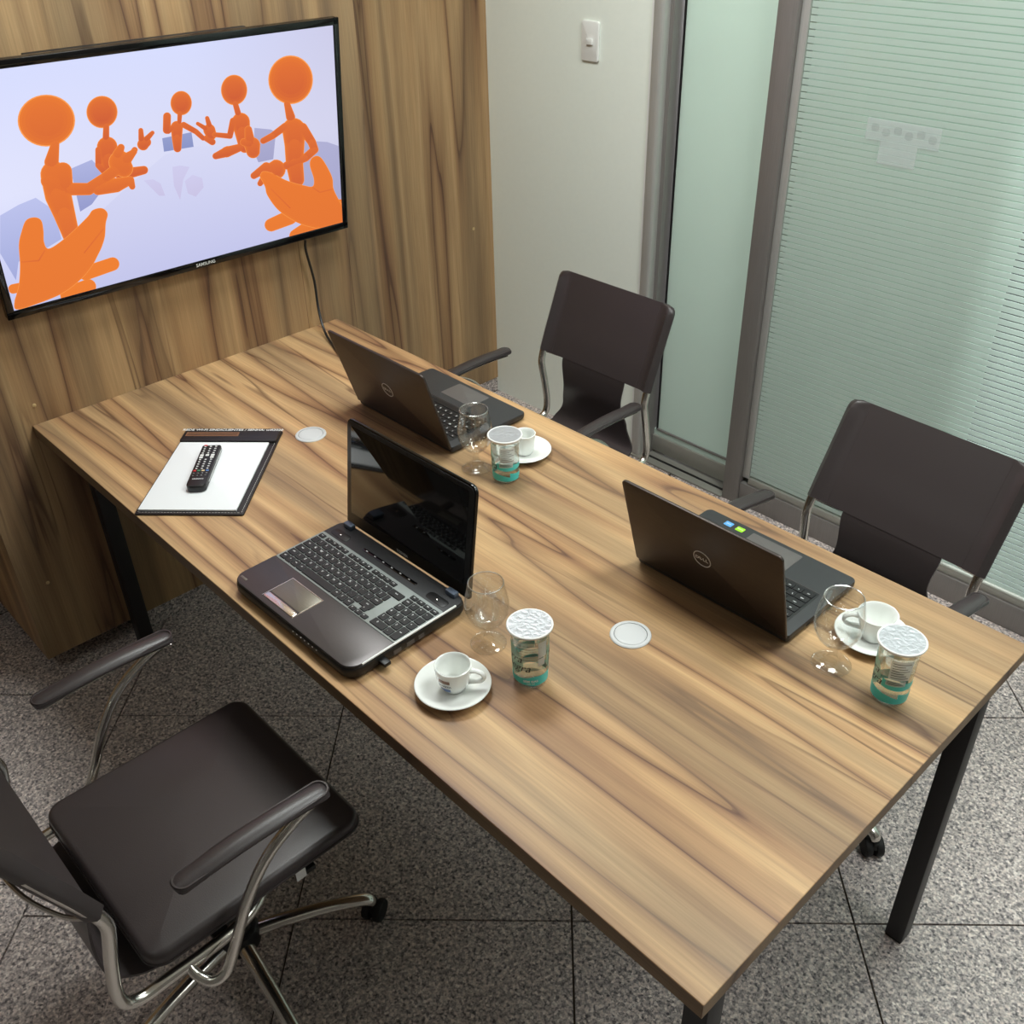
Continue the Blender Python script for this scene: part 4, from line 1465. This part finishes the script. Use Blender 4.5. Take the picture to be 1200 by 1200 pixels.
for k_, nm in enumerate(('red_key', 'green_key', 'yellow_key', 'blue_key')):
    cbt = obj('colour_button', slab(NB(), 0.0068, 0.005, 0.018, 0.0193, 0.0012, 0.0004, ((k_ - 1.5) * 0.0095, RL / 2 - .010 - 11 * .0098)), M_[nm], rm)
    cbt['label'] = nm.split('_')[0] + ' button'
pw = obj('power_button', slab(NB(), 0.008, 0.004, 0.018, 0.0193, 0.0012, 0.0004, (-0.0125, RL / 2 - .0045)), M_['red_key'], rm)
obj('brand_text', text_bm('SAMSUNG', 0.0055, Matrix.Translation((0, -RL / 2 + .030, 0.0182)), bold=0.0002), M_['grey_plastic'], rm, False)

# ------------------------------------------------------------------ cups, glasses, sealed water cups
def saucer(x, y, label, sc=1.0):
    s = thing('saucer', label, 'saucer', (x, y, H), 0, 'white saucers under the cups')
    b_ = lathe(NB(), [(0.022 * sc, 0.0), (0.024 * sc, 0.0), (0.030 * sc, 0.003), (0.050 * sc, 0.009), (0.064 * sc, 0.0155), (0.0655 * sc, 0.0168), (0.0645 * sc, 0.0180), (0.062 * sc, 0.0175),
                      (0.050 * sc, 0.0118), (0.034 * sc, 0.0070), (0.024 * sc, 0.0060), (0.0225 * sc, 0.0052), (0.001, 0.0052)], 56)
    obj('dish', b_, M_['china'], s, angle=0.9)
    return s


def revolve_fn(rf, ang0, z0, off=0.0004, inside=False):
    def fn(co):
        z_ = z0 + co.y
        r = rf(z_)
        a = ang0 + co.x / r * (-1 if inside else 1)
        r += (-off if inside else off)
        return Vector((r * math.cos(a), r * math.sin(a), z_))
    return fn


def patch(bm, rf, a0, a1, zlo, zhi, off=0.0004, n=24, m=4):
    """curved print on a surface of revolution; zlo, zhi may be functions of the 0..1 position"""
    f0 = zlo if callable(zlo) else (lambda t: zlo)
    f1 = zhi if callable(zhi) else (lambda t: zhi)
    grid = []
    for i in range(n + 1):
        t = i / n
        a = a0 + (a1 - a0) * t
        col = []
        for j in range(m + 1):
            z_ = f0(t) + (f1(t) - f0(t)) * j / m
            r = rf(z_) + off
            col.append(bm.verts.new((r * math.cos(a), r * math.sin(a), z_)))
        grid.append(col)
    for i in range(n):
        for j in range(m):
            bm.faces.new((grid[i][j], grid[i + 1][j], grid[i + 1][j + 1], grid[i][j + 1]))
    return bm


def interp(prof):
    def f(z_):
        for (r0, z0), (r1, z1) in zip(prof, prof[1:]):
            if z0 <= z_ <= z1:
                return r0 + (r1 - r0) * (z_ - z0) / max(z1 - z0, 1e-9)
        return prof[-1][0] if z_ > prof[-1][1] else prof[0][0]
    return f


def cup(x, y, label, prof, handle, logo=False):
    """prof: outer (r, z) from foot to rim, in metres"""
    c = thing('espresso_cup', label, 'cup', (x, y, H + .0054), handle, 'white espresso cups')
    inner = [(max(r - 0.0032, .001), z_) for r, z_ in reversed(prof) if z_ > 0.006]
    rim_r, rim_z = prof[-1]
    full = [(prof[0][0] - .003, 0.0008), (prof[0][0] - .0015, 0.0)] + prof + [(rim_r - .0015, rim_z + .0009)] + inner[0:] + [(0.001, 0.0055)]
    obj('body', lathe(NB(), full, 56), M_['china'], c, angle=1.0)
    rf = interp(prof)
    zt, zb = rim_z * .80, rim_z * .36
    r1, r2 = rf(zt), rf(zb)
    hd = tube(NB(), [(r1 - .003, 0, zt), (r1 + .008, 0, zt + .002), (r1 + .019, 0, zt - .003), (r1 + .022, 0, zt - .012), (r1 + .014, 0, zb + .004), (r2 - .002, 0, zb)], 0.0035, 10, 6,
              rs=[0.0045, 0.0038, 0.0036, 0.0036, 0.0038, 0.0045], up=(0, 1, 0), flat=1.35)
    obj('handle', hd, M_['china'], c)
    if logo:
        a = math.radians(-73) - handle
        aw = 0.36
        lg = obj('logo', patch(NB(), rf, a - aw, a + aw, rim_z * .64, rim_z * .78), M_['brown_print'], c)
        lg['label'] = 'brown and blue printed logo'
        obj('logo_bar', patch(NB(), rf, a - aw, a + aw, rim_z * .22, rim_z * .40), M_['blue_print'], lg)
        obj('logo_text', text_bm('LAVAZZA', 0.0056, fn=revolve_fn(rf, a, rim_z * .52), bold=0.0002), M_['ink'], lg, False)
        ai = math.radians(128) - handle
        rin = lambda z_: rim_r - .0034
        obj('rim_text', text_bm('CAFFE ESPRESSO ITALIANO', 0.0034, fn=revolve_fn(rin, ai, rim_z - .006, 0.0003, True)), M_['blue_print'], c, False)
    return c


saucer(1.457, 0.140, 'white saucer nearest the camera, under the cup with printed logo')
saucer(1.885, 0.752, 'white saucer at the right end, half hidden behind stemmed glass')
saucer(0.984, 0.764, 'white saucer farthest back, beside the far laptop')
cup(1.459, 0.141, 'white espresso cup with brown and blue logo, nearest the camera',
    [(0.0165, 0.0005), (0.0175, 0.003), (0.0215, 0.008), (0.0265, 0.018), (0.0292, 0.030), (0.0303, 0.042), (0.0315, 0.053)], math.radians(36), True)
cup(1.888, 0.752, 'plain wide white espresso cup behind the right sealed water cup',
    [(0.0185, 0.0005), (0.0195, 0.003), (0.0215, 0.010), (0.0250, 0.022), (0.0300, 0.034), (0.0325, 0.044), (0.0350, 0.054)], math.radians(212))
cup(0.985, 0.766, 'plain white straight espresso cup farthest back, beside far laptop',
    [(0.0175, 0.0005), (0.0195, 0.003), (0.0225, 0.010), (0.0245, 0.022), (0.0255, 0.034), (0.0262, 0.044), (0.0270, 0.052)], math.radians(248))


def drinking_glass(x, y, label, sr, sz):
    g = thing('stemmed_glass', label, 'glass', (x, y, H), random.random() * 6, 'empty stemmed glasses')
    th = 0.0016
    outer = [(0.030, 0.0), (0.0325, 0.0006), (0.0332, 0.0016), (0.0325, 0.0026), (0.022, 0.0050), (0.012, 0.0085), (0.0088, 0.013), (0.0078, 0.018), (0.0066, 0.026), (0.0060, 0.033), (0.0078, 0.038),
             (0.0135, 0.0425), (0.0225, 0.049), (0.0310, 0.059), (0.0372, 0.072), (0.0395, 0.084), (0.0392, 0.097), (0.0368, 0.112), (0.0335, 0.127), (0.0315, 0.137)]
    inner = [(0.0305, 0.1376), (0.0300, 0.137), (0.0320, 0.127), (0.0353, 0.112), (0.0377, 0.097), (0.0380, 0.084), (0.0357, 0.072), (0.0295, 0.060), (0.0210, 0.0505), (0.0120, 0.0455), (0.005, 0.0438), (0.0004, 0.0435)]
    prof = [(0.0004, 0.0)] + outer + inner
    foot = 0.013 / 0.137
    obj('bowl_and_stem', lathe(NB(), [(r * sr, z_ * sz) for r, z_ in prof], 56), M_['glass'], g, angle=1.2)
    tr_ = [(0.0308 * sr * math.cos(2 * PI * i / 40), 0.0308 * sr * math.sin(2 * PI * i / 40), 0.1376 * sz) for i in range(41)]
    obj('rim', tube(NB(), tr_, 0.0011, 8, 1), M_['glass_rim'], g)
    return g


drinking_glass(1.412, 0.262, 'empty stemmed glass nearest, between near laptop and sealed water cup', 1.0, 1.0)
drinking_glass(1.870, 0.645, 'empty stemmed glass on the right, beside laptop with stickers', 1.05, 1.065)
drinking_glass(0.951, 0.646, 'empty stemmed glass farthest back, against the far laptop', 1.02, 1.105)


def water_cup(x, y, label, rot, sz, front=False):
    w = thing('water_cup', label, 'water cup', (x, y, H), rot, 'sealed plastic water cups')
    prof = [(0.0255, 0.0006), (0.0280, 0.003), (0.0292, 0.008), (0.0298, 0.020), (0.0310, 0.060), (0.0322, 0.100), (0.0328, 0.113), (0.0328, 0.1185)]
    prof = [(r, z_ * sz) for r, z_ in prof]
    rf = interp(prof)
    zt = 0.1185 * sz
    obj('body', lathe(NB(), [(0.001, 0.0006)] + prof, 48, cap1=False), M_['cup_plastic'], w)
    obj('water', lathe(NB(), [(0.001, 0.0018), (0.0240, 0.0020), (0.0268, 0.0045)] + [(r - .0008, z_) for r, z_ in prof[2:6]] + [(0.0314, 0.106 * sz), (0.001, 0.106 * sz)], 48), M_['water'], w)
    obj('rim', lathe(NB(), [(0.0326, zt - .004), (0.0352, zt - .002), (0.0372, zt), (0.0388, zt + .0015), (0.0393, zt + .003), (0.0390, zt + .0045), (0.0378, zt + .0054), (0.0362, zt + .0052), (0.0355, zt + .0045)], 48, cap0=False, cap1=False), M_['white_plastic'], w)
    fo_ = NB()
    n = 48
    rings = []
    rs = random.Random(int(x * 100))
    for i, r in enumerate((0.0366, 0.0360, 0.034, 0.030, 0.026, 0.020, 0.014, 0.008, 0.002)):
        rings.append([(r * math.cos(2 * PI * k_ / n), r * math.sin(2 * PI * k_ / n), zt + .0048 + (0.0 if i < 2 else -0.0003 + 0.0004 * rs.random())) for k_ in range(n)])
    rings_to_mesh(fo_, rings, None, False, True)
    obj('foil_lid', fo_, M_['foil'], w, angle=0.25)
    D_ = math.radians
    tl = NB()
    patch(tl, rf, D_(-75), D_(75), lambda t: (0.010 + .004 * math.sin(t * PI)) * sz, lambda t: (0.032 - .006 * math.sin(t * PI * 1.0)) * sz, 0.0005)
    patch(tl, rf, D_(75), D_(130), lambda t: (0.010 + .002 * t) * sz, lambda t: (0.032 - .002 * t) * sz, 0.0005)
    patch(tl, rf, D_(110), D_(255), lambda t: 0.010 * sz, lambda t: (0.026 + .006 * math.sin(t * PI)) * sz, 0.0005)
    patch(tl, rf, D_(255), D_(345), lambda t: (0.010 - .002 * t) * sz, lambda t: (0.026 - .016 * t) * sz, 0.0005)
    patch(tl, rf, D_(228), D_(345), lambda t: (0.043 - .004 * math.sin(t * PI)) * sz, lambda t: (0.060 - .008 * t) * sz, 0.0005)
    obj('teal_label', tl, M_['teal'], w)
    for a0, a1 in (((-60, 40),) if front else ()) + ((120, 220),):
        obj('mint_label', patch(NB(), rf, D_(a0), D_(a1), lambda t: (0.055 - .026 * math.sin(t * PI) ** .5) * sz, lambda t: (0.060 + .036 * math.sin(t * PI) ** .5) * sz, 0.0004), M_['mint'], w)
    for a0, a1, z0, z1 in ((86, 116, 0.072, 0.106), (86, 110, 0.054, 0.070), (244, 306, 0.062, 0.104), (240, 298, 0.049, 0.0605)):
        obj('grey_label', patch(NB(), rf, D_(a0), D_(a1), z0 * sz, z1 * sz, 0.0007), M_['grey_print'], w)
    lb = NB()
    for k_, (s, q) in enumerate((('INF. NUTRICIONAL', 0.100), ('AGUA MINERAL NATURAL', 0.094), ('SEM GAS  FONTE', 0.088), ('COMPOSICAO QUIMICA', 0.082), ('CONSERVAR EM LOCAL', 0.076), ('VALIDADE  200 ml', 0.070))):
        text_bm(s, 0.0040, fn=revolve_fn(rf, D_(56), q * sz, 0.0007), bm=lb, res=1)
    for k_ in range(7):
        patch(lb, rf, D_(249), D_(300 - (k_ % 3) * 8), (0.067 + k_ * .005) * sz, (0.0685 + k_ * .005) * sz, 0.0010, 10, 1)
    for k_ in range(3):
        patch(lb, rf, D_(244), D_(291 - k_ * 6), (0.0525 + k_ * .0026) * sz, (0.0535 + k_ * .0026) * sz, 0.0010, 10, 1)
    tag(obj('small_print', lb, M_['grey_metal'], w, False), kind='stuff')
    sc = NB()
    if front:
        text_bm('Serra', 0.022, fn=revolve_fn(rf, D_(-8), 0.068 * sz, 0.0009), shear=0.35, bm=sc)
        text_bm('Negra', 0.022, fn=revolve_fn(rf, D_(10), 0.050 * sz, 0.0009), shear=0.35, bm=sc)
    text_bm('Serra', 0.022, fn=revolve_fn(rf, D_(168), 0.068 * sz, 0.0009), shear=0.35, bm=sc)
    text_bm('Negra', 0.022, fn=revolve_fn(rf, D_(176), 0.050 * sz, 0.0009), shear=0.35, bm=sc)
    obj('script_text', sc, M_['ink'], w, False)
    wt = NB()
    text_bm('SEM GAS', 0.0065, fn=revolve_fn(rf, D_(62), 0.021 * sz, 0.0009), bm=wt, bold=0.0002)
    text_bm('200 ml', 0.005, fn=revolve_fn(rf, D_(62), 0.0155 * sz, 0.0009), bm=wt)
    obj('white_text', wt, M_['white_print'], w, False)
    return w


water_cup(1.530, 0.252, 'foil-sealed plastic water cup with black script, nearest, beside logo cup', math.radians(-106), 1.0, True)
water_cup(1.978, 0.644, 'foil-sealed plastic water cup at the right end of the table', math.radians(34), 1.0)
water_cup(1.030, 0.665, 'foil-sealed plastic water cup farthest back, before straight cup', math.radians(50), 0.915)
